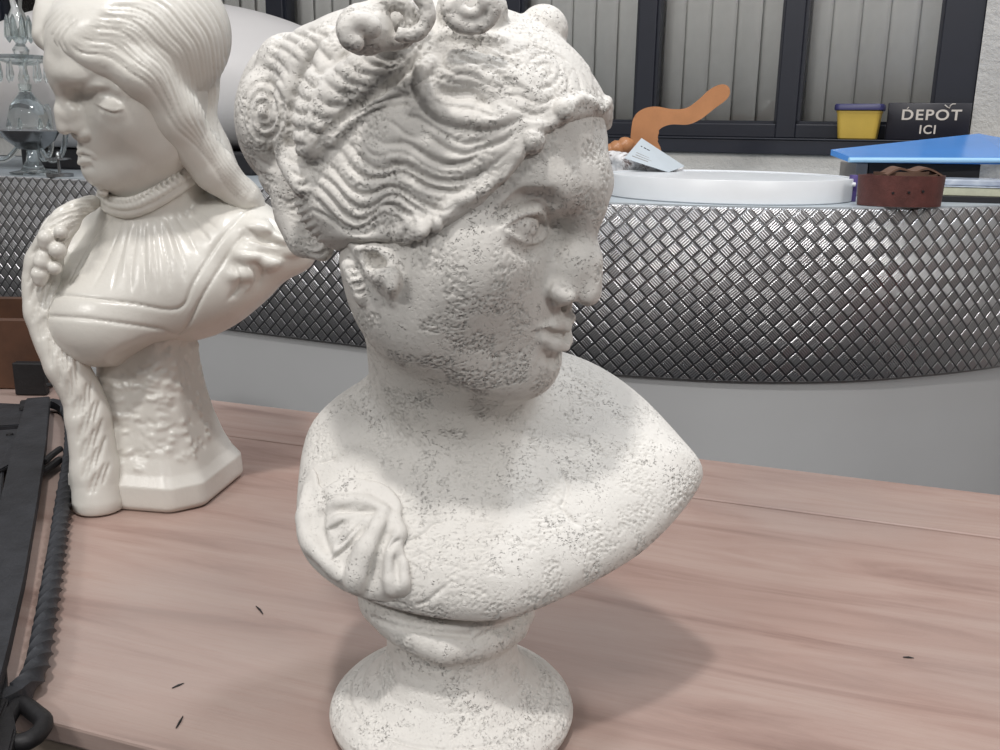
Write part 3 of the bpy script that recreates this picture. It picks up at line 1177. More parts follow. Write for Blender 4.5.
# cracks in the chest
for q in (((110, 100), (160, 85), (210, 62), (250, 35)), ((480, 425), (530, 405), (570, 380), (600, 350), (640, 345)), ((520, 690), (570, 675), (610, 640), (660, 600))):
    hh.groove(KD(*q), .0012, .0024, True, False, clay=hero, near=.42, far=.95)
for q in (((648, 375), (655, 420), (648, 460), (660, 500)), ((575, 480), (590, 500), (600, 520))):
    pass
for q in ([(560, 470), (567, 488), (563, 508), (572, 520), (584, 528)], [(350, 580), (380, 598), (410, 606)]):
    hh.groove(q, .0012, .0022, True, False, clay=hero, near=.42, far=.95)
for _q, _r in (((527, 226), .022), ((556, 336), .018), ((568, 294), .016), ((572, 230), .014)):
    hero.calm.append((hero.hit([_q], .4, 1.0)[0][0], _r))
hero.rough = hair.rough = ped.rough = .0013
sb = empty('stone_bust', PED, 'large pitted white stone bust of a curly haired woman in profile on round pedestal', 'bust')
mesh_obj('figure', hero.mesh('figure'), STONE, sb)
mesh_obj('hair', hair.mesh('hair'), STONE, sb)
mesh_obj('pedestal', ped.mesh('pedestal'), STONE, sb)
mesh_obj('drapery', dra.mesh('drapery'), STONE, sb)
# ------------------------------------------------------------------ bust of the young woman
GV = 0.0018
GLO = np.array([-.60, .90, TABLE_Z - .003])
girl = Clay(GLO, (-.18, 1.24, 1.45), GV)
GY = 1.10
gh = Head(girl, R_(-50), R_(22), R_(14), .93, NOSE, PY(58, 131, 1.005))
gh.near = -1.0
face(gh)


def gst(px, R, k=0.0, op='add', lift=0.0, both=True, clay=None, n=5):
    return gh.stroke(px, R, k, op, lift, both, clay=clay, n=n, near=.8, far=1.5)


def ggr(px, w, A, sharp=True, both=False, clay=None, n=5, ends=.2):
    gh.groove(px, w, A, sharp, both, clay=clay, n=n, near=.8, far=1.5, ends=ends)


gh.ball((0, .0985, -.0735), (.0175, .0150, .0145), .018)
gh.tube([(.030, .066, -.066), (0, .090, -.075), (-.030, .066, -.066)], .012, .02, both=False)
# lowered lids
girl.ball(girl.hit([(108, 104)], .8, 1.5)[0][0] + np.array([.003, .0118, -.002]), .0138, .007)
gst([(95, 103), (103, 108), (113, 111.5), (122, 109)], [.0008, .0012, .0012, .0008], .002, lift=.0)
ggr([(95, 105), (103, 110), (113, 113.5), (123, 111)], .0014, .0022)
ggr([(98, 95), (108, 95), (118, 99), (124, 104)], .0013, .0014)
gst([(84, 90), (98, 84), (112, 86), (126, 95)], [.0015, .0025, .0025, .001], .006, lift=-.001)
# lips
gst([(73, 150), (80, 150), (88, 153), (95, 157)], [.0016, .0020, .0018, .0010], .004)
gst([(75, 160), (82, 161), (90, 161.5)], [.0020, .0024, .0016], .004)
ggr([(71, 153), (79, 154.5), (87, 156), (95, 157.5)], .0011, .0018)
ggr([(80, 168), (87, 168), (93, 166)], .004, .0018, False)
gst([(80, 137), (86, 134)], [.0050, .0046], .003, lift=.0)
# neck and trunk
girl.cone(gh.w((0, .0, -.03)), PY(160, 215, 1.11), .044, .047, .03)
girl.cone(PY(150, 175, 1.10), PY(158, 225, 1.11), .046, .05, .02)
rotb = np.array(Matrix.Rotation(R_(-18), 3, 'Z'))
girl.ball(PY(155, 275, 1.12), (.118, .075, .075), .03, 'add', rotb)
girl.ball(PY(110, 320, 1.06), (.066, .060, .055), .04)
girl.ball(PY(185, 285, 1.09), (.075, .060, .060), .04)
girl.ball(PY(236, 272, 1.105), (.052, .048, .036), .03)
girl.ball(PY(275, 255, 1.10), (.034, .040, .026), .02)
girl.ball(PY(245, 240, 1.11), (.048, .055, .040), .03)
girl.cone(PY(232, 240, 1.10), PY(298, 252, 1.10), .042, .020, .02)
girl.ball(PY(60, 265, 1.12), (.040, .050, .055), .03)
girl.cone(PY(150, 225, 1.13), PY(235, 230, 1.13), .03, .035, .04)
girl.cone(PY(150, 225, 1.13), PY(75, 250, 1.13), .03, .035, .04)
# the cut across the chest: everything under the outline goes
_gp = [(20, 320), (38, 338), (55, 352), (75, 366), (98, 370), (118, 366), (128, 358), (138, 352), (155, 343), (172, 338), (200, 330), (230, 314), (258, 292), (285, 272), (312, 254), (330, 252), (330, 120), (20, 120)]
_gq = np.array([(lambda P: (P[0], P[2]))(PY(x, y, 1.05)) for x, y in _gp])
_gx = np.linspace(GLO[0] - .05, -.13, 220); _gz = np.linspace(.85, 1.5, 300)
_GS = poly_sdf(_gx[:, None], _gz[None, :], _gq)


def gcut(X, Y, Z):
    Zs = Z + (Y - 1.05) * .35         # the cut face leans back
    a = np.clip((X - _gx[0]) / (_gx[1] - _gx[0]), 0, 218.99) + 0 * Zs
    b = np.clip((Zs - _gz[0]) / (_gz[1] - _gz[0]), 0, 298.99) + 0 * X
    i = a.astype(int); j = b.astype(int); a = a - i; b = b - j
    T = _GS
    return -(T[i, j] * (1 - a) * (1 - b) + T[i + 1, j] * a * (1 - b) + T[i, j + 1] * (1 - a) * b + T[i + 1, j + 1] * a * b)


_cutlo = girl.lo.copy(); _cuthi = girl.lo + girl.n * GV
_cuthi[2] = PY(110, 190, 1.1)[2]
girl.apply(_cutlo, _cuthi, gcut, .006, 'cut', pad=0)

# column and octagonal foot
GB = np.array([-.418, 1.098, TABLE_Z])
_ga = R_(-9)
gped = Clay((-.54, .98, TABLE_Z - .004), (-.28, 1.23, TABLE_Z + .27), GV)
_hz = np.array([0, .006, .012, .030, .036, .042, .06, .09, .12, .15, .18, .21, .27])
_hx = np.array([.083, .087, .087, .086, .082, .078, .070, .061, .055, .051, .049, .052, .058])


def gcol(X, Y, Z):
    x = (X - GB[0]); y = (Y - GB[1])
    z = np.clip(Z - GB[2], 0, .27)
    xr = x * math.cos(_ga) + y * math.sin(_ga); yr = -x * math.sin(_ga) + y * math.cos(_ga)
    H = np.interp((z + 0 * X + 0 * Y).ravel(), _hz, _hx).reshape(np.broadcast(X, Y, Z).shape)
    d = np.maximum(np.abs(xr) - H, np.abs(yr) - H * .95)
    d = smax(d, (np.abs(xr) + np.abs(yr)) * .7071 - H * 1.15, .006)
    lean = 0
    return smax(smax(d * .95, (GB[2] - Z) + 0 * d, .003), Z - GB[2] - .262 + 0 * d, .004)


gped.apply(gped.lo, gped.lo + gped.n * GV, gcol, pad=0)
rg = random.Random(5)
for q in range(260):
    a = rg.uniform(-2.9, .4); zz = rg.uniform(.045, .22)
    c = GB + np.array([.062 * math.cos(a), .062 * math.sin(a), zz])
    P, ok = gped.hit([pix(c)], .8, 1.4)
    if ok[0]:
        gped.carve(np.array([P[0], P[0] + np.array([rg.uniform(.004, .010), 0, rg.uniform(-.003, .003)])]), .0035, rg.choice((-.0020, .0016)), False)

# ---- dress
KG = crop(20, 150, 4.1667)
KH = crop(160, 160, 4.1667)
for q in (((395, 270), (340, 350), (270, 450), (215, 560)), ((430, 290), (390, 390), (350, 480), (300, 580)), ((455, 300), (430, 390), (400, 500), (385, 590)),
          ((490, 300), (475, 400), (460, 520), (462, 600)), ((520, 300), (515, 400), (515, 500), (520, 600)), ((550, 300), (560, 400), (570, 520), (572, 600)),
          ((580, 290), (600, 400), (620, 500), (625, 590)), ((610, 280), (650, 380), (680, 480), (690, 560)), ((350, 290), (290, 390), (240, 470), (200, 560)),
          ((640, 260), (700, 350), (740, 430)), ((670, 245), (740, 320), (790, 380)), ((700, 230), (770, 290), (820, 330))):
    ggr(KG(*q), .0022, .0022, clay=girl)
for q in (((375, 290), (325, 380), (262, 500)), ((470, 310), (450, 400), (430, 520)), ((535, 310), (540, 420), (545, 540)), ((595, 290), (625, 380), (655, 480))):
    ggr(KG(*q), .0030, -.0016, False, clay=girl)
# ribbon edges across and up to the shoulder
ggr([(55, 294), (90, 298), (130, 303), (178, 309), (195, 280), (220, 240), (250, 208)], .0016, .0030, ends=.03)
ggr([(45, 316), (80, 318), (120, 323), (160, 329), (182, 333), (205, 292), (235, 245), (262, 216)], .0016, .0030, ends=.03)
# sleeve puffs
for c, R in (((258, 228), .013), ((282, 240), .012), ((250, 255), .012), ((270, 262), .010), ((292, 250), .009), ((240, 275), .010)):
    P, ok = girl.hit([c], .8, 1.5)
    girl.ball(P[0], (R * 1.3, R, R * .8), .010)
for q in (((245, 228), (262, 240), (285, 246)), ((238, 250), (256, 250), (272, 254), (290, 260)), ((252, 262), (262, 272), (258, 288)), ((268, 218), (280, 230), (300, 240)), ((232, 262), (240, 285), (228, 300))):
    ggr(q, .0035, .0042, clay=girl)
for q in (((243, 240), (262, 247), (280, 250)), ((262, 225), (276, 236), (292, 243)), ((245, 262), (252, 278), (244, 292))):
    ggr(q, .0040, -.0030, False, clay=girl)

# ---- collar with its ruffle
coll = Clay((-.52, 1.0, 1.17), (-.30, 1.2, 1.32), .0015)
cpts = catmull([(103, 197), (108, 206), (118, 211), (136, 211), (158, 201), (182, 186), (205, 168)], 5)
CP, ok = girl.hit(cpts, .8, 1.5)
coll.tube(CP + np.array([0, -.001, .001]), .0075, .002)
CP2, ok = girl.hit(cpts - np.array([0, 6.0]), .8, 1.5)
coll.tube(CP2, .0058, .002)
for i in range(0, len(CP2) - 1):
    for f in (0, .5):
        c = CP2[i] * (1 - f) + CP2[i + 1] * f
        q = (i * 2 + int(f * 2)) % 2
        coll.ball(c + np.array([0, -.0065, .006 - .006 * q]), .0046, .0006)
        if q:
            coll.ball(c + np.array([0, -.009, .006]), .0026, .0, 'cut')

# ---- hair
gha = Clay((-.60, .93, TABLE_Z - .006), (-.235, 1.27, 1.50), GV)
gha.ball(gh.w((0, -.015, .045)), np.array([.080, .090, .081]) * .93, .0, 'add', gh.M)
gha.ball(gh.w((0, .030, .068)), np.array([.066, .066, .048]) * .93, .02, 'add', gh.M)
for px, y, r in (((135, 42), 1.09, (.066, .070, .052)), ((145, 80), 1.10, (.054, .064, .058)), ((60, 26), 1.045, (.020, .030, .028)), ((80, 5), 1.07, (.04, .05, .03))):
    gha.ball(PY(px[0], px[1], y), r, .015)
# face window
_fc = gh.w((-.012, .100, -.010))
gha.ball(_fc, np.array([.060, .060, .074]) * .95, .008, 'cut', gh.M)
gha.ball(gh.w((-.03, .07, -.075)), np.array([.05, .07, .05]), .008, 'cut', gh.M)
# the wave over the brow and down behind the cheek
gha.tube(catmull([PY(72, 40, .985), PY(88, 52, .985), PY(112, 60, .99), (PY(140, 72, 1.00)), PY(165, 98, 1.02), PY(188, 135, 1.045), PY(215, 170, 1.07), PY(243, 196, 1.09)], 4),
         np.interp(np.linspace(0, 1, 29), [0, .2, .4, .6, .8, 1], [.012, .016, .024, .026, .024, .017]), .012)
gha.tube(catmull([PY(180, 30, 1.10), PY(192, 70, 1.10), PY(194, 110, 1.10), PY(208, 150, 1.10), PY(232, 185, 1.105), PY(252, 206, 1.11)], 4),
         np.interp(np.linspace(0, 1, 21), [0, .5, 1], [.026, .024, .014]), .015)
gha.tube([PY(52, 18, 1.03), PY(47, 36, 1.02), PY(56, 50, 1.01)], [.016, .014, .008], .01)
# tress down her right side, in front of the shoulder and on to the foot
tress = catmull([PY(92, 203, 1.07), PY(74, 212, 1.05), PY(58, 232, 1.035), PY(44, 262, 1.045), PY(42, 295, 1.045), PY(50, 330, 1.04), PY(66, 365, 1.035), PY(84, 400, 1.038), PY(91, 435, 1.034), PY(96, 470, 1.028), PY(99, 500, 1.022)], 4)
gha.tube(tress, np.interp(np.linspace(0, 1, len(tress)), [0, .15, .35, .5, .7, .85, 1], [.009, .014, .020, .021, .023, .026, .029]), .006)
gha.apply((-.6, .93, TABLE_Z - .01), (-.3, 1.2, TABLE_Z + .03), lambda X, Y, Z: (Z - TABLE_Z - .0012) + 0 * X + 0 * Y, .003, 'cut', pad=0)
for k in range(23):
    t = k / 22
    A = [(70, 44), (96, 56), (126, 66), (152, 92), (180, 130), (213, 168), (243, 204)]
    B = [(140, -30), (200, -14), (226, 30), (229, 84), (221, 128), (236, 163), (263, 202)]
    q = [(a[0] * (1 - t) + b[0] * t, a[1] * (1 - t) + b[1] * t) for a, b in zip(A, B)]
    Q = catmull(q, 6)
    Q = Q + np.stack([0 * Q[:, 0], 3.4 * np.sin(np.arange(len(Q)) * .62 + t * 3.4 + .5 * math.sin(k * 2.3))], 1)
    ggr([tuple(z) for z in Q], .0020, .0026 if k % 3 == 0 else .0017, clay=gha, n=1, ends=.05)
for k in range(5):
    q = [(58 + k * 5, 10 + k * 2), (46 + k * 5, 24 + k * 2), (42 + k * 5, 38 + k), (52 + k * 4, 52)]
    ggr(q, .0016, .0018, clay=gha)
for k in range(84):
    i = int(k / 84 * (len(tress) - 3))
    c = np.array(pix(tress[i])); d = np.array(pix(tress[i + 2])) - c
    d = d / (np.linalg.norm(d) + 1e-6); nn = np.array([-d[1], d[0]])
    s = ((k % 5) - 2) * 5
    q = [tuple(c + nn * (s - 5) - d * 6), tuple(c + nn * s + d * 4), tuple(c + nn * (s + 5) + d * 16)]
    ggr(q, .0019, .0034, clay=gha, n=3)
# knot of curls half-way down the tress
for k in range(9):
    c = PY(52 + 9 * math.cos(k * 2.1) - k, 232 + k * 6, 1.018)
    gha.ball(c, .0075 + .002 * (k % 2), .002)

M_PLASTER = plain('glazed ivory plaster', srgb(214, 211, 204), .28, noise=.012, nscale=14, spec=.5, bump=.0004, bscale=90)
gb = empty('plaster_bust', GB, 'glossy ivory bust of a long haired young woman with lowered eyes, on octagonal foot', 'bust')
mesh_obj('figure', girl.mesh('figure'), M_PLASTER, gb)
mesh_obj('hair', gha.mesh('hair'), M_PLASTER, gb)
mesh_obj('pedestal', gped.mesh('pedestal'), M_PLASTER, gb)
mesh_obj('collar', coll.mesh('collar'), M_PLASTER, gb)
# ------------------------------------------------------------------ the hall
WA = R_(25)
WT = np.array([math.cos(WA), -math.sin(WA), 0.0])       # along the back wall, to the right
WN = np.array([-math.sin(WA), -math.cos(WA), 0.0])      # out of the wall, towards the viewer
W0 = np.array([0.95, 2.62, 0.0])
WROT = Matrix.Rotation(-WA, 3, 'Z')
UP = np.array([0, 0, 1.0])


def wp(s, d, z):
    return W0 + WT * s + WN * d + UP * z


def PW(px, py, d=0.0):
    return PPL(px, py, W0 + WN * d, WN)


def make_wallpaint(name, c1, c2, bump=.002):
    t = NT(name)
    v = t.coord()
    n1 = t.noise(v, 3, 5, .6)
    n2 = t.noise(v, 60, 5, .65)
    t.set(Base__Color=t.ramp(n1, [(.3, c1), (.7, c2)]), Roughness=.8, Normal=t.bump(n2, 1.0, bump))
    return t.m


M_WALL = make_wallpaint('rough painted block', srgb(182, 180, 176), srgb(202, 200, 196), .006)
M_HALL = make_wallpaint('hall wall paint', srgb(176, 172, 166), srgb(200, 196, 190))
M_FLOOR = make_wallpaint('concrete floor', srgb(52, 52, 56), srgb(80, 80, 84), .001)
M_FRAME = plain('dark blue grey window frame', srgb(27, 30, 41), .45, noise=.02)
M_VANE = plain('grey blind fabric', srgb(236, 237, 234), .85, noise=.015)
M_DARKROOM = plain('room behind the blinds', srgb(120, 122, 118), .9)


def make_glass():
    t = NT('window glass')
    for nd in list(t.t.nodes):
        t.t.nodes.remove(nd)
    out = t.n('ShaderNodeOutputMaterial')
    tr = t.n('ShaderNodeBsdfTransparent'); tr.inputs[0].default_value = (.985, .985, .985, 1)
    gl = t.n('ShaderNodeBsdfGlossy'); gl.inputs['Roughness'].default_value = .03; gl.inputs[0].default_value = (1, 1, 1, 1)
    fr = t.n('ShaderNodeFresnel'); fr.inputs[0].default_value = 1.45
    mx = t.n('ShaderNodeMixShader')
    t.link(fr.outputs[0], mx.inputs[0]); t.link(tr.outputs[0], mx.inputs[1]); t.link(gl.outputs[0], mx.inputs[2])
    t.link(mx.outputs[0], out.inputs[0])
    return t.m


M_PANE = make_glass()


def structure(name, bm, m, parent=None, smooth=False):
    o = bm_obj(name, bm, m, parent, smooth=smooth)
    if parent is None:
        o['kind'] = 'structure'
    return o


bm = bmesh.new(); add_box(bm, (0, 0.6, -.05), (12, 12, .1)); structure('floor', bm, M_FLOOR)
# back wall, with an opening for the window band
ZB, ZT = 1.318, 2.30
SL, SR = -4.2, .266
bm = bmesh.new()


def wall_box(bm, s0, s1, z0, z1, d0=-.20, d1=0.0, bevel=0):
    add_box(bm, wp((s0 + s1) / 2, (d0 + d1) / 2, (z0 + z1) / 2), (s1 - s0, d1 - d0, z1 - z0), WROT, bevel)


wall_box(bm, SL - .6, 3.4, 0, 1.277)
wall_box(bm, SL - .6, 3.4, 1.2035, 1.277, 0, .112, .003)
wall_box(bm, SL - .6, 3.4, ZT, 4.2)
wall_box(bm, SL - .6, SL, 1.277, ZT)
wall_box(bm, SR, 3.4, 1.277, ZT, -.2, .012)
structure('wall_back', bm, M_WALL)
bm = bmesh.new(); wall_box(bm, SL - .2, SR + .2, 1.0, 2.6, -.75, -.70); structure('wall_inner', bm, M_DARKROOM)
bm = bmesh.new(); add_box(bm, (0, -5.05, 2.1), (12, .1, 4.2)); structure('wall_front', bm, M_HALL)
bm = bmesh.new(); add_box(bm, (-5.55, .5, 2.1), (.1, 12, 4.2)); structure('wall_left', bm, M_HALL)
bm = bmesh.new(); add_box(bm, (5.55, -.5, 2.1), (.1, 9, 4.2)); structure('wall_right', bm, M_HALL)
# sill under the windows
bm = bmesh.new()
wall_box(bm, SL, SR, 1.277, ZB - .004, -.20, .125, .003)
wall_box(bm, SL, SR, ZB - .004, ZB, -.20, .129, .0015)
structure('trim_1', bm, M_FRAME)
# window frames, panes and blinds
mull = [(-.627, -.574), (-.22, -.167)]
posts = [-4.2, -3.74, -3.31, -2.86, -2.40, -1.95, -1.44, -1.052, -.627, -.22, .172]
wid = [.045, .053, .053, .053, .053, .071, .053, .053, .053, .053, .094]
ZG0, ZG1 = 1.356, 2.25
for i in range(len(posts) - 1):
    s0 = posts[i] + wid[i]; s1 = posts[i + 1]
    bm = bmesh.new()
    # each window: two stiles, two rails
    wall_box(bm, posts[i] if i else posts[i] - .0, s0, ZB, ZT, -.07, .0, .003)
    wall_box(bm, s0, s1, ZB, ZG0, -.07, .0, .003)
    wall_box(bm, s0, s1, ZG1, ZT, -.07, .0, .003)
    wall_box(bm, s0, s0 + .008, ZG0, ZG1, -.05, -.012)
    wall_box(bm, s1 - .008, s1, ZG0, ZG1, -.05, -.012)
    wall_box(bm, s0, s1, ZG0, ZG0 + .008, -.05, -.012)
    if i == len(posts) - 2:
        wall_box(bm, s1, SR, ZB, ZT, -.07, .0, .003)
    w = structure('window_%d' % (i + 1), bm, M_FRAME)
    bm = bmesh.new()
    wall_box(bm, s0 + .001, s1 - .001, ZG0 + .001, ZG1 - .001, -.040, -.036)
    bm_obj('pane', bm, M_PANE, w, smooth=False)
rb = random.Random(3)
names = {9: 'rightmost vertical blind behind the pane by the white block wall', 8: 'grey vertical blind in the pane above the curved wooden arm',
         7: 'grey vertical blind in the pane right of the curly haired bust', 6: 'grey vertical blind just left of the curls of the large bust',
         5: 'grey vertical blind above the big white shell, left of the large bust'}
vane_bm = bmesh.new()
add_box(vane_bm, (0, 0, .425), (.086, .0012, .85))
for v in vane_bm.verts:
    pass
# a soft curve across each vane
vane_me = bpy.data.meshes.new('vane')
vane_bm.free()
vane_bm = bmesh.new()
cols = []
for q in range(9):
    u = q / 8 - .5
    cols.append([vane_bm.verts.new((u * .086, -.006 * (1 - 4 * u * u) + t, z)) for t in (0, .001) for z in (0.0, .85)])
for a, b in zip(cols[:-1], cols[1:]):
    vane_bm.faces.new((a[0], b[0], b[1], a[1]))
    vane_bm.faces.new((a[2], a[3], b[3], b[2]))
    vane_bm.faces.new((a[0], a[2], b[2], b[0]))
    vane_bm.faces.new((a[1], b[1], b[3], a[3]))
vane_bm.faces.new((cols[0][0], cols[0][1], cols[0][3], cols[0][2]))
vane_bm.faces.new((cols[-1][0], cols[-1][2], cols[-1][3], cols[-1][1]))
bmesh.ops.recalc_face_normals(vane_bm, faces=vane_bm.faces)
for f in vane_bm.faces: f.smooth = True
vane_bm.to_mesh(vane_me); vane_bm.free()
vane_me.materials.append(M_VANE)
for i in range(2, len(posts) - 1):
    s0 = posts[i] + wid[i]; s1 = posts[i + 1]
    b_ = empty('vertical_blind', wp((s0 + s1) / 2, -.105, ZG0 - .012), names.get(i, 'grey vertical blind behind the chandelier and the young woman bust'), 'blind', 'vertical blinds behind the windows', rz=-WA)
    bm = bmesh.new(); wall_box(bm, s0 - .01, s1 + .01, ZG1 - .06, ZG1 - .02, -.125, -.085)
    bm_obj('headrail', bm, M_FRAME, b_)
    s = s0 + .018
    while s < s1:
        o = bpy.data.objects.new('vane', vane_me); COL.objects.link(o)
        o.parent = b_
        o.location = (s - (s0 + s1) / 2, 0, 0)
        o.rotation_euler = (0, 0, R_(-15 + rb.uniform(-5, 5)))
        s += .073

# ------------------------------------------------------------------ the counter
_cf = catmull([(-2.6, 3.08), (-1.9, 2.765), (-1.291, 2.486), (-.80, 2.262), (-.432, 2.085), (.0, 1.888), (.221, 1.807), (.45, 1.765), (.666, 1.780), (.84, 1.835), (1.0, 1.905), (1.14, 1.995), (1.26, 2.11), (1.34, 2.26)], 8)
CT = 1.20; CB = .872
_cl = np.concatenate([[0], np.cumsum(np.linalg.norm(np.diff(_cf, axis=0), axis=1))])
_cn = []
for i in range(len(_cf)):
    d = _cf[min(i + 1, len(_cf) - 1)] - _cf[max(i - 1, 0)]
    d /= np.linalg.norm(d)
    _cn.append((d[1], -d[0]))            # outwards, to the viewer
_cn = np.array(_cn)


def front_strip(name, prof, mat, parent, uv=True):
    """prof: list of (outward offset, z) swept along the curved front"""
    bm = bmesh.new()
    lay = bm.loops.layers.uv.new('UVMap')
    pl = np.concatenate([[0], np.cumsum([math.dist(prof[k], prof[k + 1]) for k in range(len(prof) - 1)])])
    rows = [[bm.verts.new((_cf[i][0] + _cn[i][0] * o_, _cf[i][1] + _cn[i][1] * o_, z)) for o_, z in prof] for i in range(len(_cf))]
    for i in range(len(_cf) - 1):
        for k in range(len(prof) - 1):
            f = bm.faces.new((rows[i][k], rows[i + 1][k], rows[i + 1][k + 1], rows[i][k + 1]))
            for l, (a, b) in zip(f.loops, ((i, k), (i + 1, k), (i + 1, k + 1), (i, k + 1))):
                l[lay].uv = (_cl[a], pl[b])
    return bm_obj(name, bm, mat, parent, angle=60)


def make_tread():
    t = NT('five bar tread plate')
    uv = t.n('ShaderNodeUVMap').outputs[0]
    sp = t.n('ShaderNodeSeparateXYZ'); t.link(uv, sp.inputs[0])
    # slight waviness of the pressing
    nz = t.n('ShaderNodeTexNoise'); t.link(uv, nz.inputs['Vector']); nz.inputs['Scale'].default_value = 60; nz.inputs['Detail'].default_value = 1
    wob = t.math('MULTIPLY', t.math('SUBTRACT', nz.outputs['Fac'], .5), .0012)
    u = t.math('ADD', sp.outputs[0], wob); v = t.math('SUBTRACT', sp.outputs[1], wob)
    S = .0222
    k = 1 / (S * math.sqrt(2))
    p = t.math('MULTIPLY', t.math('ADD', u, v), k)
    q = t.math('MULTIPLY', t.math('SUBTRACT', u, v), k)
    fp = t.math('FRACT', p); fq = t.math('FRACT', q)
    par = t.math('MODULO', t.math('ADD', t.math('ADD', t.math('FLOOR', p), t.math('FLOOR', q)), 1000), 2)
    # bars run along one axis in one cell and along the other in the next
    inv = t.math('SUBTRACT', 1.0, par)
    across = t.math('ADD', t.math('MULTIPLY', fp, par), t.math('MULTIPLY', fq, inv))
    along = t.math('ADD', t.math('MULTIPLY', fq, par), t.math('MULTIPLY', fp, inv))
    bars = t.math('ABSOLUTE', t.math('SINE', t.math('MULTIPLY', across, math.pi * 5)))
    bars = t.math('POWER', bars, .7)

    def edge(c, m, w):
        d = t.math('SUBTRACT', .5, t.math('ABSOLUTE', t.math('SUBTRACT', c, .5)))
        return t.math('DIVIDE', t.math('SUBTRACT', d, m), w, True)
    mask = t.math('MULTIPLY', edge(across, .05, .07), edge(along, .05, .10))
    h = t.math('MULTIPLY', mask, t.math('ADD', t.math('MULTIPLY', bars, .55), .45))
    wear = t.noise(uv, 6, 4, .6)
    base = t.mix(mask, srgb(130, 130, 132), srgb(178, 178, 180))
    base = t.mix(t.math('MULTIPLY', bars, mask), base, srgb(208, 208, 210))
    t.set(Base__Color=base, Metallic=.92, Roughness=t.ramp(wear, [(.3, .25), (.7, .36)]))
    t.set(Normal=t.bump(h, 1.0, .0016))
    return t.m


M_TREAD = make_tread()
M_LAM = plain('grey laminate', srgb(186, 187, 188), .42, noise=.012, nscale=2)
M_TOP = plain('pale counter laminate', srgb(176, 184, 190), .35, noise=.01, nscale=3)
counter = empty('counter', (.2, 2.2, 0), 'long curved counter clad in silver tread plate over grey laminate', 'counter')
front_strip('tread_plate_band', [(-.006, CB), (.012, CB), (.014, CB + .002), (.014, CT - .006), (.012, CT - .002), (.006, CT)], M_TREAD, counter)
front_strip('lower_panel', [(0, .06), (0, CB + .01)], M_LAM, counter)
front_strip('plinth', [(-.05, .0), (-.05, .07), (0, .07)], M_FRAME, counter)
bm = bmesh.new()
poly = [(_cf[i][0] + _cn[i][0] * .010, _cf[i][1] + _cn[i][1] * .010) for i in range(len(_cf))]
endr = W0 + WT * .50 + WN * .004
endl = W0 + WT * (-4.3) + WN * .004
poly = poly + [(endr[0], endr[1]), (endl[0], endl[1])]
lo = [bm.verts.new((x, y, CT - .02)) for x, y in poly]
up = [bm.verts.new((x, y, CT + .0015)) for x, y in poly]
bm.faces.new(up); bm.faces.new(lo[::-1])
for i in range(len(poly)):
    j = (i + 1) % len(poly)
    bm.faces.new((lo[i], lo[j], up[j], up[i]))
bm_obj('worktop', bm, M_TOP, counter, smooth=False)
CZ = CT + .0015

# unseen red cabinet, added right of the viewer to redden the tread plate
M_RED = plain('red lacquer', srgb(222, 26, 30), .35)
rc = empty('unseen_red_cabinet', (2.45, .35, 0), 'unseen low red cabinet added to give the tread plate its red reflection', 'cabinet')
bm = bmesh.new(); add_box(bm, (2.45, .35, .40), (.84, .45, .72), None, .008); bm_obj('body', bm, M_RED, rc, smooth=False)
for dx in (-.21, .21):
    bm = bmesh.new(); add_box(bm, (2.45 + dx, .585, .40), (.405, .02, .68), None, .004); dd = bm_obj('door', bm, M_RED, rc, smooth=False)
    bm = bmesh.new(); add_box(bm, (2.45 + dx * .25, .601, .5), (.012, .012, .12), None, .003); bm_obj('handle', bm, M_FRAME, dd, smooth=False)
for dx in (-.38, .38):
    for dy in (-.18, .18):
        bm = bmesh.new(); add_box(bm, (2.45 + dx, .35 + dy, .02), (.04, .04, .04)); bm_obj('leg', bm, M_FRAME, rc, smooth=False)

# ------------------------------------------------------------------ the plywood table
TA = math.atan2(-.324, .946)
TT = np.array([.946, -.324, 0]); TN = np.array([.324, .946, 0])
TROT = Matrix.Rotation(TA, 3, 'Z')


def make_ply():
    t = NT('pink plywood')
    v = t.coord('Object')
    mp = t.n('ShaderNodeMapping'); t.link(v, mp.inputs[0]); mp.inputs['Scale'].default_value = (1.0, 9.0, 9.0)
    g = t.noise(mp.outputs[0], 2.6, 6, .62, .6)
    fine = t.n('ShaderNodeMapping'); t.link(v, fine.inputs[0]); fine.inputs['Scale'].default_value = (5, 120, 120)
    g2 = t.noise(fine.outputs[0], 3.0, 4, .7)
    big = t.noise(v, 3.0, 3, .5)
    c = t.ramp(g, [(.28, srgb(130, 104, 95)), (.46, srgb(156, 130, 120)), (.62, srgb(166, 143, 133)), (.8, srgb(150, 118, 104))])
    c = t.mix(t.ramp(big, [(.4, 0.0), (.66, .45)]), c, srgb(154, 144, 139))
    c = t.mix(t.ramp(g2, [(.5, 0.0), (.8, .35)]), c, srgb(150, 120, 110))
    t.set(Base__Color=c, Roughness=.48, Normal=t.bump(g2, 1.0, .0003))
    return t.m


M_PLY = make_ply()
M_PLYEDGE = plain('plywood edge', srgb(122, 110, 98), .7, noise=.08, nscale=40)
tc = TT * .15 + TN * .865
table = empty('plywood_table', (tc[0], tc[1], 0), 'large pink plywood table carrying both plaster busts', 'table', rz=TA)


def tbox(s0, s1, n0, n1, z0, z1, name, mat, bev=.0015):
    bm = bmesh.new()
    c = TT * (s0 + s1) / 2 + TN * (n0 + n1) / 2 + UP * (z0 + z1) / 2
    # built in the table's own axes so the grain follows it
    add_box(bm, ((s0 + s1) / 2 - .15, (n0 + n1) / 2 - .865, (z0 + z1) / 2), (s1 - s0, n1 - n0, z1 - z0), None, bev)
    o = bm_obj(name, bm, mat, None, smooth=False)
    o.parent = table
    return o


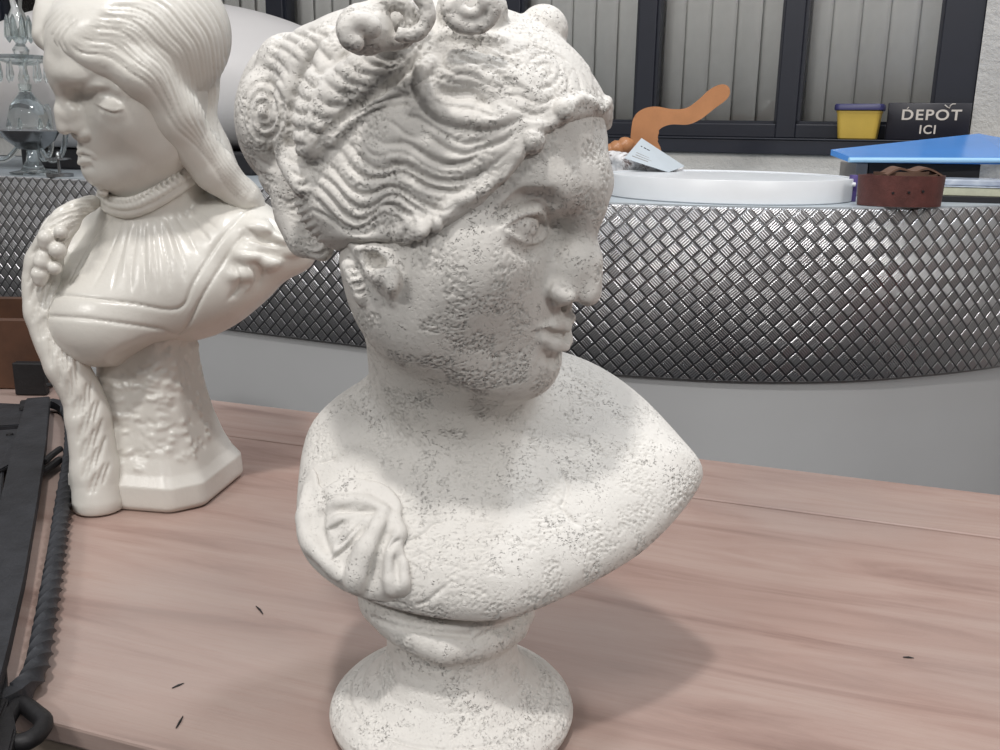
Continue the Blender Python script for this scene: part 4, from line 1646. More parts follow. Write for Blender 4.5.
tbox(-1.45, 1.75, .478, 1.100, TABLE_Z - .018, TABLE_Z, 'table_board', M_PLY, .0025)
tbox(-1.45, 1.75, 1.1045, 1.252, TABLE_Z - .018, TABLE_Z - .0005, 'rear_board', M_PLY, .003)
tbox(-1.45, 1.75, .482, 1.248, TABLE_Z - .075, TABLE_Z - .0185, 'frame', M_PLYEDGE)
for s in (-1.40, 1.68):
    for n_ in (.49, 1.19):
        tbox(s, s + .05, n_, n_ + .05, 0, TABLE_Z - .0755, 'leg', M_PLYEDGE)
# ------------------------------------------------------------------ things on the counter and the sill
M_WHITE = plain('white lacquer', srgb(226, 229, 232), .35, noise=.006)
M_LEATHER = plain('dark red brown leather', srgb(88, 50, 46), .5, noise=.10, nscale=40, bump=.0006, bscale=300)
M_LEATHER2 = plain('brown leather back', srgb(104, 78, 64), .75, noise=.06, nscale=60)
M_BLACK = plain('black card', srgb(26, 26, 30), .5, noise=.02)
M_BLUE = plain('glossy blue folder', srgb(76, 144, 222), .22, noise=.02, nscale=6)
M_BLUE_HIGHLIGHT = plain('folder spine highlight blue', srgb(160, 206, 240), .2, noise=.01)  # highlight along the front edge, put into the spine colour
M_YELLOW = plain('yellow plastic', srgb(196, 166, 74), .45, noise=.02)
M_NAVY = plain('navy plastic lid', srgb(46, 46, 92), .4, noise=.02)
M_SIGN = plain('black enamel sign', srgb(24, 24, 36), .4, noise=.03)
M_CREAM = plain('cream lettering', srgb(206, 198, 190), .6, noise=.02)
M_WOOD = plain('varnished beech', srgb(178, 124, 84), .35, noise=.05, nscale=12)
M_IRON = plain('dark forged iron', srgb(50, 51, 55), .50, metal=.35, noise=.10, nscale=30, bump=.0008, bscale=120)
M_IRON2 = plain('black iron', srgb(30, 29, 31), .55, metal=.2, noise=.10, nscale=40, bump=.0006, bscale=150)
M_BROWNBOX = plain('brown stained wood', srgb(82, 54, 38), .55, noise=.08, nscale=18)
M_SHELL = plain('smooth white shell', srgb(206, 203, 202), .45, noise=.01, nscale=4)
M_PAPER = plain('pale printed card', srgb(186, 194, 200), .5, noise=.01)
M_GREY = plain('grey box card', srgb(150, 146, 142), .7, noise=.02)
M_PURPLE = plain('purple plastic', srgb(84, 70, 130), .5)
M_BOOKWHITE = plain('book pages', srgb(196, 198, 176), .7, noise=.03, nscale=60)


def make_glossycover():
    t = NT('glossy magazine cover')
    v = t.coord()
    f = t.noise(v, 9, 3, .6, .8)
    t.set(Base__Color=t.ramp(f, [(.35, srgb(150, 160, 178)), (.5, srgb(196, 204, 214)), (.62, srgb(120, 132, 160)), (.75, srgb(190, 198, 196))]), Roughness=.2)
    return t.m


def make_newsprint():
    t = NT('crumpled printed paper')
    v = t.coord()
    f = t.noise(v, 48, 4, .7, .6)
    t.set(Base__Color=t.ramp(f, [(.38, srgb(110, 98, 96)), (.47, srgb(216, 214, 214)), (.7, srgb(232, 232, 234))]), Roughness=.6, Normal=t.bump(t.noise(v, 60, 4, .6), 1.0, .004))
    return t.m


M_COVER = make_glossycover()
M_NEWS = make_newsprint()


def lathe_thing(name, c, prof, mat, parent=None, n=64):
    bm = bmesh.new(); add_lathe(bm, prof, (0, 0, 0), n)
    bmesh.ops.translate(bm, verts=bm.verts, vec=V(c))
    return bm_obj(name, bm, mat, parent)


# round white tray
tf = PZ(757, 205.5, CZ)
TR = .250
tcn = np.array([tf[0], tf[1] + TR, CZ + .0005])
t_ = lathe_thing('round_tray', (0, 0, 0), [(0, 0), (TR - .002, 0), (TR, .002), (TR, .0425), (TR - .001, .044), (TR - .006, .044), (TR - .007, .043), (TR - .007, .041), (0, .041)], M_WHITE, n=128)
t_.location = tuple(tcn)
tag(t_, 'wide round white tray lying on the tread plate counter', 'tray')

# coiled belt
bc = PZ(911, 208, CZ)
be = empty('coiled_belt', (bc[0], bc[1] + .052, CZ), 'dark red brown leather belt coiled up beside the white tray', 'belt')
bc2 = np.array([bc[0], bc[1] + .052, CZ + .001])


def strip_coil(name, a0, a1, r0, r1, z0, z1, h, mat, ry=.66, th=.0036, lean=0.0, n=90):
    bm = bmesh.new(); rows = []
    for i in range(n + 1):
        f = i / n
        a = a0 + (a1 - a0) * f; r = r0 + (r1 - r0) * f; z = z0 + (z1 - z0) * f
        row = []
        for dr, dz in ((0, 0), (0, h), (-th, h), (-th, 0)):
            rr = r + dr + lean * (dz / h)
            row.append(bm.verts.new((bc2[0] + rr * math.cos(a), bc2[1] + rr * math.sin(a) * ry, bc2[2] + z + dz)))
        rows.append(row)
    for a_, b_ in zip(rows[:-1], rows[1:]):
        for k in range(4):
            bm.faces.new((a_[k], a_[(k + 1) % 4], b_[(k + 1) % 4], b_[k]))
    bm.faces.new(rows[0][::-1]); bm.faces.new(rows[-1])
    return bm_obj(name, bm, mat, be)


strip_coil('strap', -3.4, 4.6, .079, .067, 0, .0, .056, M_LEATHER, lean=.003)
strip_coil('inner_strap', -1.0, 7.2, .060, .040, .004, .010, .054, M_LEATHER2, lean=.004)
# loose end folded over the top
bm = bmesh.new()
pts = catmull([bc2 + np.array([-.045, -.02, .058]), bc2 + np.array([-.020, -.012, .070]), bc2 + np.array([.010, -.005, .064]), bc2 + np.array([.040, .005, .070]), bc2 + np.array([.070, .004, .056])], 6)
for i, p in enumerate(pts[:-1]):
    pass
rows = []
for i, p in enumerate(pts):
    w_ = .019
    rows.append([bm.verts.new(V(p + np.array([0, dy, dz]))) for dy, dz in ((-w_, 0), (w_, .002), (w_, -.0016), (-w_, -.0036))])
for a_, b_ in zip(rows[:-1], rows[1:]):
    for k in range(4):
        bm.faces.new((a_[k], a_[(k + 1) % 4], b_[(k + 1) % 4], b_[k]))
bm.faces.new(rows[0][::-1]); bm.faces.new(rows[-1])
bm_obj('belt_end', bm, M_LEATHER2, be)
for i, px in enumerate(((875, 192), (893, 193), (909, 192.5), (923, 191.5))):
    P = PY(px[0], px[1], bc2[1] - .05)
    ang = None
    x = P[0] - bc2[0]
    yy = bc2[1] - .66 * math.sqrt(max(.0795 ** 2 - x * x, 0))
    P = PY(px[0], px[1], yy)
    bm = bmesh.new()
    bmesh.ops.create_cone(bm, cap_ends=True, segments=14, radius1=.0022, radius2=.0022, depth=.003)
    bmesh.ops.rotate(bm, verts=bm.verts, matrix=Matrix.Rotation(R_(90), 3, 'X'))
    bmesh.ops.translate(bm, verts=bm.verts, vec=V(P))
    bm_obj('hole', bm, M_IRON2, be)

# small purple and white thing between tray and belt
pb = PZ(857, 203, CZ) + np.array([.0, .03, 0])
pu = empty('plastic_fitting', pb, 'tiny purple and white plastic fitting between white tray and coiled belt', 'fitting')
bm = bmesh.new(); add_box(bm, pb + np.array([.003, .01, .026]), (.012, .018, .052), None, .002); bm_obj('purple_body', bm, M_PURPLE, pu)
bm = bmesh.new()
bmesh.ops.create_cone(bm, cap_ends=True, segments=16, radius1=.005, radius2=.004, depth=.012)
bmesh.ops.rotate(bm, verts=bm.verts, matrix=Matrix.Rotation(R_(90), 3, 'Y'))
bmesh.ops.translate(bm, verts=bm.verts, vec=V(pb + np.array([-.004, -.004, .034])))
bm_obj('white_cap', bm, M_WHITE, pu)


def flat_box(name, cx, cy, z0, sx, sy, sz, rot, mat, bev=.002, parent=None):
    bm = bmesh.new()
    add_box(bm, (0, 0, sz / 2), (sx, sy, sz), None, bev)
    bmesh.ops.rotate(bm, verts=bm.verts, matrix=Matrix.Rotation(rot, 3, 'Z'))
    bmesh.ops.translate(bm, verts=bm.verts, vec=Vector((cx, cy, z0)))
    return bm_obj(name, bm, mat, parent, smooth=False)


# black box under the blue folder
P1 = PY(876, 172, 2.07); P2 = PY(984, 172, 2.07)
bxc = (P1 + P2) / 2
bx = empty('storage_box', (bxc[0], bxc[1] + .09, CZ), 'flat black box with grey end under the blue folder on the counter', 'box')
BXH = PY(900, 163, 2.08)[2] - CZ
flat_box('box_body', bxc[0] + .0, bxc[1] + .09, CZ, abs(P2[0] - P1[0]), .16, BXH, R_(-6), M_BLACK, parent=bx)
flat_box('grey_end', P1[0] - .013, P1[1] + .10, CZ, .024, .15, BXH - .002, R_(-6), M_GREY, parent=bx)
# blue folder: a wedge-shaped binder, thicker at its back
fz = CZ + BXH
tops = [PY(831, 149.5, 2.13), PY(850, 157, 2.045), PY(1012, 157.5, 2.045), PY(1030, 143, 2.30), PY(979, 133.5, 2.33)]
fo = empty('blue_folder', (tops[1] + tops[3]) / 2 * np.array([1, 1, 0]) + UP * fz, 'glossy bright blue folder lying on the black box', 'folder')
bm = bmesh.new()
up_ = [bm.verts.new(V(p)) for p in tops]
lo = [bm.verts.new(V(p * np.array([1, 1, 0]) + UP * (fz + .0008 if i in (1, 2) else max(fz + .0008, p[2] - .012)))) for i, p in enumerate(tops)]
bm.faces.new(up_); bm.faces.new(lo[::-1])
for i in range(5):
    j = (i + 1) % 5
    bm.faces.new((lo[i], lo[j], up_[j], up_[i]))
bmesh.ops.triangulate(bm, faces=[f for f in bm.faces if len(f.verts) > 4])
bm_obj('cover', bm, M_BLUE, fo, smooth=False)
bm = bmesh.new()
D, E_ = tops[1], tops[2]
rr_ = (D[2] - fz) / 2
add_tube(bm, [D + np.array([-.003, -.003, -rr_]), (D + E_) / 2 + np.array([0, -.003, -rr_]), E_ + np.array([0, -.003, -rr_])], max(rr_ - .0006, .003), 14, True, 1.0)
bm_obj('rolled_spine', bm, M_BLUE_HIGHLIGHT, fo)

# books and magazine at the right
P3 = PZ(936, 203, CZ)
m0 = P3 + np.array([.13, .062, 0])
k1 = flat_box('black_book', m0[0], m0[1], CZ + .0002, .21, .11, .012, R_(-14), M_BLACK, .001); tag(k1, 'thin black book at the bottom of the pile right of the belt', 'book')
bo = empty('thick_book', (m0[0], m0[1], CZ + .0125), 'thick pale book with cream pages above the black book', 'book')
flat_box('pages', m0[0] + .004, m0[1] + .006, CZ + .0125, .205, .105, .017, R_(-17), M_BOOKWHITE, .0015, parent=bo)
flat_box('cover', m0[0] + .004, m0[1] + .006, CZ + .0295, .210, .11, .0022, R_(-17), M_COVER, .0006, parent=bo)
mg = flat_box('magazine', m0[0] + .012, m0[1] + .012, CZ + .0322, .21, .105, .012, R_(-19), M_COVER, .003)
tag(mg, 'shiny silvery blue magazine on top of the pile beside the belt', 'magazine')

# yellow tub on the sill
tb0 = wp(.0015, .06, ZB)
tub = empty('food_tub', tb0, 'yellow plastic tub with navy blue lid on the window sill', 'tub', rz=-WA)


def rbox(bm, hx, hy, r, z, n=6):
    out = []
    for cx, cy, a0 in ((hx - r, hy - r, 0), (-hx + r, hy - r, 90), (-hx + r, -hy + r, 180), (hx - r, -hy + r, 270)):
        for k in range(n):
            a = R_(a0 + 90 * k / (n - 1))
            out.append(bm.verts.new((cx + r * math.cos(a), cy + r * math.sin(a), z)))
    return out


def loft(name, levels, mat, parent):
    bm = bmesh.new()
    rings = [rbox(bm, *l) for l in levels]
    for a_, b_ in zip(rings[:-1], rings[1:]):
        n = len(a_)
        for k in range(n):
            bm.faces.new((a_[k], a_[(k + 1) % n], b_[(k + 1) % n], b_[k]))
    bm.faces.new(rings[0][::-1]); bm.faces.new(rings[-1])
    o = bm_obj(name, bm, mat, None)
    o.parent = parent
    return o


loft('tub_body', [(.044, .034, .010, .0), (.047, .037, .012, .003), (.0530, .042, .012, .066), (.0545, .0435, .012, .0665), (.0545, .0435, .012, .072)], M_YELLOW, tub)
loft('lid', [(.0575, .0465, .013, .0722), (.0600, .0490, .014, .074), (.0600, .0490, .014, .085), (.0575, .0465, .013, .0885), (.053, .042, .012, .0875), (.052, .041, .012, .0865)], M_NAVY, tub)

# enamel sign
sg = empty('deposit_sign', wp(.165, .035, ZB), 'small black sign reading DEPOT ICI in cream letters, leaning at the window', 'sign', rz=-WA)
bm = bmesh.new(); add_box(bm, (0, 0, .0465), (.196, .006, .093), None, .003)
o = bm_obj('plate', bm, M_SIGN, None); o.parent = sg


def letters(txt, x, z, size, parent, mat=M_CREAM, sx=1.0, spacing=1.05):
    cu = bpy.data.curves.new('letters', 'FONT')
    cu.body = txt; cu.size = size; cu.align_x = 'CENTER'; cu.align_y = 'CENTER'; cu.extrude = .0006; cu.offset = size * .018
    cu.space_character = spacing
    ob = bpy.data.objects.new('letters', cu)
    COL.objects.link(ob)
    bpy.context.view_layer.update()
    dg = bpy.context.evaluated_depsgraph_get()
    me = bpy.data.meshes.new_from_object(ob.evaluated_get(dg))
    bpy.data.objects.remove(ob)
    me.transform(Matrix.Rotation(R_(90), 4, 'X') @ Matrix.Diagonal((sx, 1, 1, 1)))
    me.transform(Matrix.Translation((x, -.0036, z)))
    me.materials.clear(); me.materials.append(mat)
    o = bpy.data.objects.new('letters', me); COL.objects.link(o)
    o.parent = parent
    return o


letters('DEPOT', .006, .062, .036, sg, sx=1.12, spacing=1.16)
letters('ICI', .002, .026, .030, sg, sx=1.0, spacing=1.16)
bm = bmesh.new()
add_tube(bm, [(-.052, -.0042, .078), (-.048, -.0042, .082)], .0012, 6)
o = bm_obj('accent_mark', bm, M_CREAM, None); o.parent = sg
bm = bmesh.new()
add_tube(bm, [(.035, -.0042, .088), (.041, -.0042, .083), (.047, -.0042, .080), (.048, -.0042, .086), (.053, -.0042, .090), (.060, -.0042, .090)], .0014, 6)
o = bm_obj('accent_mark', bm, M_CREAM, None); o.parent = sg

# curved wooden arm with its knob
WY = 2.36
ws = empty('curved_wooden_arm', (PY(645, 165, WY)[0], WY + .05, CZ), 'varnished wooden arm curving up in an S behind the white tray', 'woodwork')
outl = catmull([(628, 176), (630, 150), (631, 132), (634, 117), (643, 109), (656, 106.5), (672, 109), (686, 108), (698, 100), (709, 90), (720, 84.5), (728, 86), (730, 93), (726, 100), (714, 109), (701, 119), (688, 124.5), (671, 124.5), (660, 129), (656, 138), (661, 150), (664, 176)], 5, closed=True)
bm = bmesh.new()
fr_ = [bm.verts.new(V(PY(x, y, WY))) for x, y in outl]
for v_ in fr_:
    v_.co.z = max(v_.co.z, CZ + .001)
bk_ = [bm.verts.new(v_.co + Vector((.006, .034, 0))) for v_ in fr_]
f1 = bm.faces.new(fr_); f2 = bm.faces.new(bk_[::-1])
n = len(fr_)
for i in range(n):
    bm.faces.new((fr_[i], bk_[i], bk_[(i + 1) % n], fr_[(i + 1) % n]))
bmesh.ops.bevel(bm, geom=[e for e in bm.edges if len(e.link_faces) == 2 and (f1 in e.link_faces or f2 in e.link_faces)], offset=.004, segments=3, affect='EDGES')
bmesh.ops.triangulate(bm, faces=[f for f in bm.faces if len(f.verts) > 4])
bm_obj('arm', bm, M_WOOD, ws, angle=30)
for q, (a, b, r) in enumerate((((608, 152), (633, 142), .020), ((606, 146), (622, 158), .016))):
    bm = bmesh.new()
    A_ = PY(a[0], a[1], WY - .03); B_ = PY(b[0], b[1], WY - .02)
    ts = np.linspace(0, 1, 9)
    add_tube(bm, [A_ + (B_ - A_) * t for t in ts], [r * v for v in (.3, .75, .95, 1, .8, 1, .95, .75, .3)], 18)
    bm_obj('turned_knob', bm, M_WOOD, ws)

# crumpled printed paper, with the card on it
clp = Clay(PY(645, 165, 2.27) - np.array([.14, .07, .08]), PY(645, 165, 2.24) + np.array([.16, .09, .08]), .002)
pr = random.Random(8)
for i in range(12):
    f = i / 11
    c = PY(612 + 62 * f, 160 + 9 * f + pr.uniform(-2, 2), 2.24 + pr.uniform(-.02, .03))
    clp.ball(c, (.022, .026, .018 - .008 * f), .006)
    clp.cone(c, c * np.array([1, 1, 0]) + UP * (CZ + .006), .014, .022, .01)
clp.apply(clp.lo, clp.lo + clp.n * .002, lambda X, Y, Z: (Z - CZ - .0008) + 0 * X + 0 * Y, 0, 'cut', pad=0)
for i in range(30):
    c = PY(608 + 74 * pr.random(), 152 + 20 * pr.random(), 2.21)
    P, ok = clp.hit([pix(c)], 1.8, 2.4)
    if ok[0]:
        d = np.array([pr.uniform(-.02, .02), pr.uniform(-.01, .01), pr.uniform(-.01, .01)])
        clp.carve(np.array([P[0] - d, P[0] + d]), .003, .003)
pp = mesh_obj('crumpled_paper', clp.mesh('crumpled_paper'), M_NEWS)
tag(pp, 'crumpled white printed paper bundle behind the white tray', 'paper')
Q = [PY(*p) for p in ((641, 139, 2.24), (684, 167, 2.21), (668, 173, 2.17), (624, 159, 2.17))]
cd = empty('price_card', Q[2] * np.array([1, 1, 0]) + UP * CZ, 'pale grey card with small dark print leaning on the crumpled paper', 'card')
nn_ = np.cross(Q[1] - Q[0], Q[3] - Q[0]); nn_ /= np.linalg.norm(nn_)
if nn_[1] > 0: nn_ = -nn_
bm = bmesh.new()
a_ = [bm.verts.new(V(p + nn_ * .003)) for p in Q]; b_ = [bm.verts.new(V(p + nn_ * .0018)) for p in Q]
bm.faces.new(a_); bm.faces.new(b_[::-1])
for i in range(4):
    bm.faces.new((a_[i], b_[i], b_[(i + 1) % 4], a_[(i + 1) % 4]))
bm_obj('card_sheet', bm, M_PAPER, cd, smooth=False)


def on_card(u, v):
    return (Q[0] * (1 - u) + Q[1] * u) * (1 - v) + (Q[3] * (1 - u) + Q[2] * u) * v + nn_ * .0034


bm = bmesh.new()
for (u0, u1, v0, r) in ((.10, .13, .30, .0012), (.17, .22, .30, .0016), (.235, .30, .30, .0016)):
    add_tube(bm, [on_card(u0, v0), on_card(u1, v0)], r, 6)
bm_obj('print', bm, M_BLACK, cd)
bm = bmesh.new()
for (u0, u1, v0, r) in ((.12, .42, .62, .0008), (.14, .5, .72, .0008), (.10, .46, .82, .0010)):
    add_tube(bm, [on_card(u0, v0), on_card(u1, v0)], r, 6)
bm_obj('print', bm, M_GREY, cd)

# ------------------------------------------------------------------ big white shell and its black stand
SY = 2.96
sc_ = PY(160, 86, SY)
_sz = PY(240, 152, SY - .28)[2]
shc = Clay(sc_ - np.array([.68, .38, .30]), sc_ + np.array([.68, .38, .30]), .006)
shc.ball(sc_, (.615, .30, .245), 0)
shc.apply(shc.lo, shc.lo + shc.n * .006, lambda X, Y, Z: (Z - _sz) + 0 * X + 0 * Y, .03, 'cut', pad=0)
sh = mesh_obj('moulded_shell', shc.mesh('moulded_shell'), M_SHELL)
tag(sh, 'big smooth white rounded shell on the counter behind both busts', 'shell')
st_ = flat_box('dark_stand', sc_[0] + .05, SY - .04, CZ, .80, .40, _sz - CZ - .001, R_(-20), M_BLACK, .006)
tag(st_, 'black stand under the big white shell', 'stand')

# ------------------------------------------------------------------ crystal candelabrum
def make_crystal():
    t = NT('crystal glass')
    for nd in list(t.t.nodes):
        t.t.nodes.remove(nd)
    out = t.n('ShaderNodeOutputMaterial')
    gl = t.n('ShaderNodeBsdfGlass'); gl.inputs['IOR'].default_value = 1.5; gl.inputs['Roughness'].default_value = .02; gl.inputs[0].default_value = (.96, .98, .98, 1)
    tr = t.n('ShaderNodeBsdfTransparent'); tr.inputs[0].default_value = (.9, .93, .93, 1)
    mx = t.n('ShaderNodeMixShader'); mx.inputs[0].default_value = .22
    t.link(gl.outputs[0], mx.inputs[1]); t.link(tr.outputs[0], mx.inputs[2])
    t.link(mx.outputs[0], out.inputs[0])
    return t.m


M_CRY = make_crystal()
M_STEEL = plain('polished grey metal', srgb(150, 152, 154), .25, metal=.9)
CY = 2.50


def candelabrum(px0, label, CY=CY):
    base = PY(px0, 172, CY); base[2] = CZ
    cc = empty('crystal_candelabrum', base, label, 'candelabrum')
    X = base[0]
    zz = lambda y: PY(px0, y, CY)[2]
    def L(name, prof, mat, n=24):
        return lathe_thing(name, (X, CY, 0), prof, mat, cc, n)
    L('foot', [(0, CZ + .0005), (.055, CZ + .0005), (.058, CZ + .006), (.03, CZ + .012), (.016, zz(160)), (.012, zz(150)), (0, zz(150))], M_CRY)
    L('metal_cup', [(0, zz(150)), (.03, zz(149)), (.058, zz(140)), (.072, zz(131)), (.070, zz(130)), (0, zz(134))], M_STEEL)
    L('bowl', [(0, zz(129)), (.040, zz(127)), (.048, zz(118)), (.040, zz(106)), (.024, zz(98)), (.014, zz(92)), (.016, zz(84)), (0, zz(84))], M_CRY)
    L('drip_dish', [(0, zz(66)), (.03, zz(65)), (.062, zz(60)), (.066, zz(56)), (.060, zz(58)), (.02, zz(62)), (0, zz(62))], M_CRY)
    L('stem', [(0, zz(92)), (.010, zz(90)), (.014, zz(78)), (.008, zz(70)), (.012, zz(62)), (.020, zz(50)), (.010, zz(44)), (.022, zz(34)), (.026, zz(22)), (.012, zz(8)), (.016, zz(-6)), (.010, zz(-30)), (0, zz(-30))], M_CRY, 12)
    for k in range(12):
        a = 2 * math.pi * k / 12
        for rr, y0, ln in ((.062, 60, .055),) + (((.046, 118, .03),) if k % 2 else ()):
            x, y = X + rr * math.cos(a), CY + rr * math.sin(a)
            z = zz(y0)
            bm = bmesh.new()
            add_tube(bm, [(x, y, z), (x, y, z - ln * .3), (x, y, z - ln * .75), (x, y, z - ln)], [.0015, .0045, .0075, .001], 6)
            bm_obj('prism', bm, M_CRY, cc, smooth=False)
    for k in range(3):
        a = R_(-150 + 118 * k)
        dx, dy = math.cos(a), math.sin(a)
        bm = bmesh.new()
        P = catmull([(X + dx * .02, CY + dy * .02, zz(142)), (X + dx * .07, CY + dy * .05, zz(160)), (X + dx * .12, CY + dy * .09, zz(150)), (X + dx * .14, CY + dy * .10, zz(120)), (X + dx * .12, CY + dy * .09, zz(104))], 6)
        add_tube(bm, P, .0065, 10)
        bm_obj('arm', bm, M_CRY, cc)
    for k in range(8):
        a = 2 * math.pi * k / 8
        bm = bmesh.new()
        x, y, z = X + .026 * math.cos(a), CY + .026 * math.sin(a), zz(24)
        add_tube(bm, [(x, y, z + .02), (x, y, z + .005), (x, y, z - .03), (x, y, z - .045)], [.002, .007, .011, .001], 6)
        bm_obj('prism', bm, M_CRY, cc, smooth=False)
    return cc


candelabrum(34, 'clear crystal candelabrum with hanging prisms just left of the young woman bust')
ss = empty('little_stand', PY(60, 175, 2.42), 'tiny dark metal stand at the foot of the candelabrum', 'stand')
P = PY(60, 175, 2.42); P[2] = CZ
bm = bmesh.new(); add_lathe(bm, [(0, .0005), (.032, .0005), (.032, .008), (.004, .010), (.0035, .040), (.030, .042), (.030, .045), (.006, .047), (.0055, .058), (0, .064)], tuple(P), 24)
bpy.data.objects.remove(ss)
ss = bm_obj('little_stand', bm, M_STEEL, None)
tag(ss, 'tiny dark metal stand at the foot of the candelabrum', 'stand')

# ------------------------------------------------------------------ iron work and box on the left of the table
TZ = TABLE_Z


def poly_plate(name, px, z, th, mat, parent, bev=.0015):
    bm = bmesh.new()
    up = [bm.verts.new(V(PZ(x, y, z))) for x, y in px]
    f = bm.faces.new(up)
    lo = [bm.verts.new(v.co - Vector((0, 0, th))) for v in up]
    bm.faces.new(lo[::-1])
    n = len(up)
    for i in range(n):
        bm.faces.new((up[i], lo[i], lo[(i + 1) % n], up[(i + 1) % n]))
    bmesh.ops.bevel(bm, geom=list(bm.edges), offset=bev, segments=2, affect='EDGES')
    return bm_obj(name, bm, mat, parent, smooth=False)


# wooden box behind
wb0 = PZ(38, 396, TZ)
wbx = empty('wooden_box', wb0, 'brown wooden box standing at the back left of the table', 'box')
bh = .118
c_ = wb0 + np.array([-.20, .145, 0])
for nm, (dx, dy, sx, sy) in {'side_board': (0, -.10, .40, .014), 'rear_board': (0, .10, .40, .014), 'end_board': (.193, 0, .014, .186)}.items():
    flat_box(nm, c_[0] + dx, c_[1] + dy, TZ + .0005, sx, sy, bh, 0, M_BROWNBOX, .002, parent=wbx)
flat_box('end_board', c_[0] - .193, c_[1], TZ + .0005, .014, .186, bh, 0, M_BROWNBOX, .002, parent=wbx)
flat_box('bottom_board', c_[0], c_[1], TZ + .0005, .37, .184, .01, 0, M_BROWNBOX, .001, parent=wbx)
# iron bars
ib = empty('iron_bar_frame', PZ(5, 500, TZ), 'dark forged iron frame of flat bars lying at the left table edge', 'ironwork')
poly_plate('flat_bar', [(26, 398), (50, 396), (46, 440), (37, 500), (24, 575), (8, 645), (-14, 740), (-46, 740), (-22, 620), (-4, 520), (14, 440)], TZ + .030, .012, M_IRON, ib)
poly_plate('flat_bar', [(-60, 400), (28, 404), (25, 424), (-60, 430)], TZ + .018, .008, M_IRON, ib)
poly_plate('wide_plate', [(-80, 436), (26, 428), (22, 458), (-8, 474), (-80, 486)], TZ + .020, .006, M_IRON, ib)
poly_plate('wide_plate', [(-90, 480), (4, 468), (-4, 560), (-30, 660), (-110, 660)], TZ + .016, .008, M_IRON, ib)
poly_plate('foot_block', [(20, 400), (48, 398), (47, 412), (18, 414)], TZ + .0178, .0175, M_IRON2, ib)
poly_plate('foot_block', [(-12, 690), (4, 640), (8, 700), (-4, 730)], TZ + .0178, .0175, M_IRON2, ib)
for q in ((9, 429), (22, 403)):
    bm = bmesh.new(); c = PZ(q[0], q[1], TZ + .0285)
    add_lathe(bm, [(0, 0), (.005, 0), (.004, .003), (0, .004)], tuple(c - np.array([0, 0, .009])), 12)
    bm_obj('rivet', bm, M_IRON2, ib)
# upright black plate
bm = bmesh.new()
up0 = PZ(30, 396, TZ)
add_box(bm, up0 + np.array([0, .010, .0275]), (.050, .016, .054), None, .002)
ubp = bm_obj('iron_block', bm, M_IRON2, None, smooth=False)
tag(ubp, 'small upright black iron block between the brown wooden box and the flat bars', 'ironwork')
# bracket hooks
bm = bmesh.new()
add_tube(bm, catmull([PZ(44, 462, TZ + .022), PZ(52, 455, TZ + .02), PZ(60, 449, TZ + .012)], 4), .0042, 8)
add_tube(bm, catmull([PZ(40, 473, TZ + .014), PZ(50, 467, TZ + .012), PZ(59, 460, TZ + .012)], 4), .005, 8)
bm_obj('hook', bm, M_IRON2, ib)
bm = bmesh.new()
add_tube(bm, catmull([PZ(46, 386, TZ + .03), PZ(56, 384, TZ + .03), PZ(63, 388, TZ + .022)], 4), .0038, 8)
bm_obj('hook', bm, M_IRON2, ib)
# twisted rod
tr_ = empty('twisted_iron_rod', PZ(62, 520, TZ), 'long twisted square iron rod with curled ends beside the plaster bust foot', 'ironwork')
bm = bmesh.new()
path = catmull([(50, 403, .022), (60, 406, .021), (69, 415, .020), (72, 430, .020), (70, 460, .020), (64, 500, .020), (58, 545, .020), (51, 590, .020), (44, 632, .020), (40, 655, .020), (34, 675, .020), (22, 690, .020), (6, 700, .020), (-14, 706, .020)], 12)
pts = [PZ(x, y, TZ + .012) for x, y, z in path]
N = len(pts)
sq = lambda a: 1.0 / max(abs(math.cos((a + math.pi / 4) % (math.pi / 2) - math.pi / 4)), .72)
rad = []
for i in range(N):
    f = i / N
    rad.append(.0084 if .12 < f < .86 else .0072)
rows = []
prev = None
L_ = 0
for i, p in enumerate(pts):
    p = V(p)
    t = (V(pts[min(i + 1, N - 1)]) - V(pts[max(i - 1, 0)])).normalized()
    x = Vector((0, 0, 1)); y = t.cross(x).normalized()
    if i: L_ += (p - V(pts[i - 1])).length
    tw = L_ * 80 if .12 < i / N < .84 else 0
    if i / N >= .84 and rows: tw = tw_last
    tw_last = tw
    ring = []
    for k in range(16):
        a = 2 * math.pi * k / 16
        rr = rad[i] * sq(a) * .86
        ring.append(bm.verts.new(p + x * (rr * math.cos(a + tw)) + y * (rr * math.sin(a + tw))))
    rows.append(ring)
for a_, b_ in zip(rows[:-1], rows[1:]):
    for k in range(16):
        bm.faces.new((a_[k], a_[(k + 1) % 16], b_[(k + 1) % 16], b_[k]))
bm.faces.new(rows[0][::-1]); bm.faces.new(rows[-1])
bm_obj('rod', bm, M_IRON, tr_, angle=60)
bm = bmesh.new()
lp = catmull([(14, 708, 0), (22, 704, 0), (34, 712, 0), (44, 722, 0), (38, 734, 0), (24, 742, 0), (10, 742, 0), (4, 728, 0)], 8, closed=True)
lpts = [PZ(x, y, TZ + .0075) for x, y, z in lp]
add_tube(bm, lpts + [lpts[0]], .0066, 10)
bm_obj('ring', bm, M_IRON2, tr_)
poly_plate('shank', [(-18, 700), (12, 706), (16, 728), (10, 752), (-18, 752)], TZ + .016, .0155, M_IRON2, tr_)
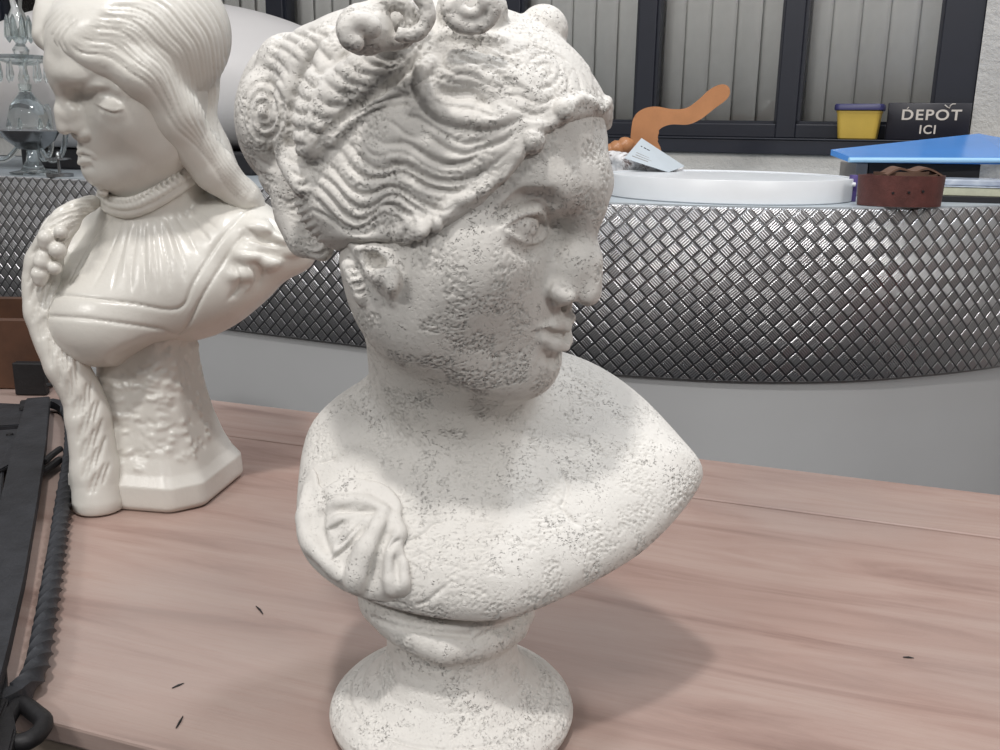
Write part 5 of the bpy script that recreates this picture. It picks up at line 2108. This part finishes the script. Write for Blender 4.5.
# splinters lying on the table
for i, (x0, y0, x1, y1, lab) in enumerate(((172, 688, 184, 683, 'thin dark splinter on the table between the plaster bust and the pedestal'), (176, 728, 183, 716, 'dark curved splinter near the front edge of the table'),
                                       (256, 606, 263, 614, 'black speck of debris on the table left of the large bust'), (903, 657, 914, 658, 'short black splinter at the right of the table'))):
    bm = bmesh.new()
    a = PZ(x0, y0, TZ + .0009); b = PZ(x1, y1, TZ + .0009)
    add_tube(bm, [a, (a + b) / 2 + TN * .0006, b], [.0004, .0009, .0003], 6)
    tag(bm_obj('splinter', bm, M_IRON2, None), lab, 'splinter', 'splinters on the table')
# ------------------------------------------------------------------ light
w = bpy.data.worlds.new('hall air')
scene.world = w
w.use_nodes = True
w.node_tree.nodes['Background'].inputs[0].default_value = (.93, .94, .97, 1)
w.node_tree.nodes['Background'].inputs[1].default_value = .60


def lamp(name, loc, aim, energy, color, sx, sy, rz=None):
    l = bpy.data.lights.new(name, 'AREA')
    l.shape = 'RECTANGLE'; l.size = sx; l.size_y = sy
    l.energy = energy; l.color = color
    o = bpy.data.objects.new(name, l)
    COL.objects.link(o)
    o.location = loc
    o.rotation_euler = (Vector(loc) - Vector(aim)).to_track_quat('Z', 'Y').to_euler()
    return o


lamp('hall_lamp', (-.35, -.15, 3.8), (0, .7, 1.0), 42, (1, .97, .94), .18, .18)
lamp('hall_lamp', (.95, 1.45, 3.8), (0, .7, 1.0), 28, (.90, .95, 1), .35, .35)
lamp('hall_lamp', (2.4, -2.6, 3.9), (.5, 1.5, .9), 60, (1, .98, .95), 1.4, .25)
lamp('hall_lamp', (-2.6, -2.2, 3.9), (-.8, 1.8, .9), 60, (1, .98, .95), 1.4, .25)
scene.view_settings.view_transform = 'Standard'
scene.view_settings.look = 'None'
scene.view_settings.gamma = 1.0
scene.view_settings.use_curve_mapping = False
scene.view_settings.exposure = 0.0
scene.cycles.use_denoising = True
scene.cycles.max_bounces = 8
scene.cycles.caustics_reflective = False
scene.cycles.caustics_refractive = False
scene.cycles.transparent_max_bounces = 16
scene.cycles.use_adaptive_sampling = False
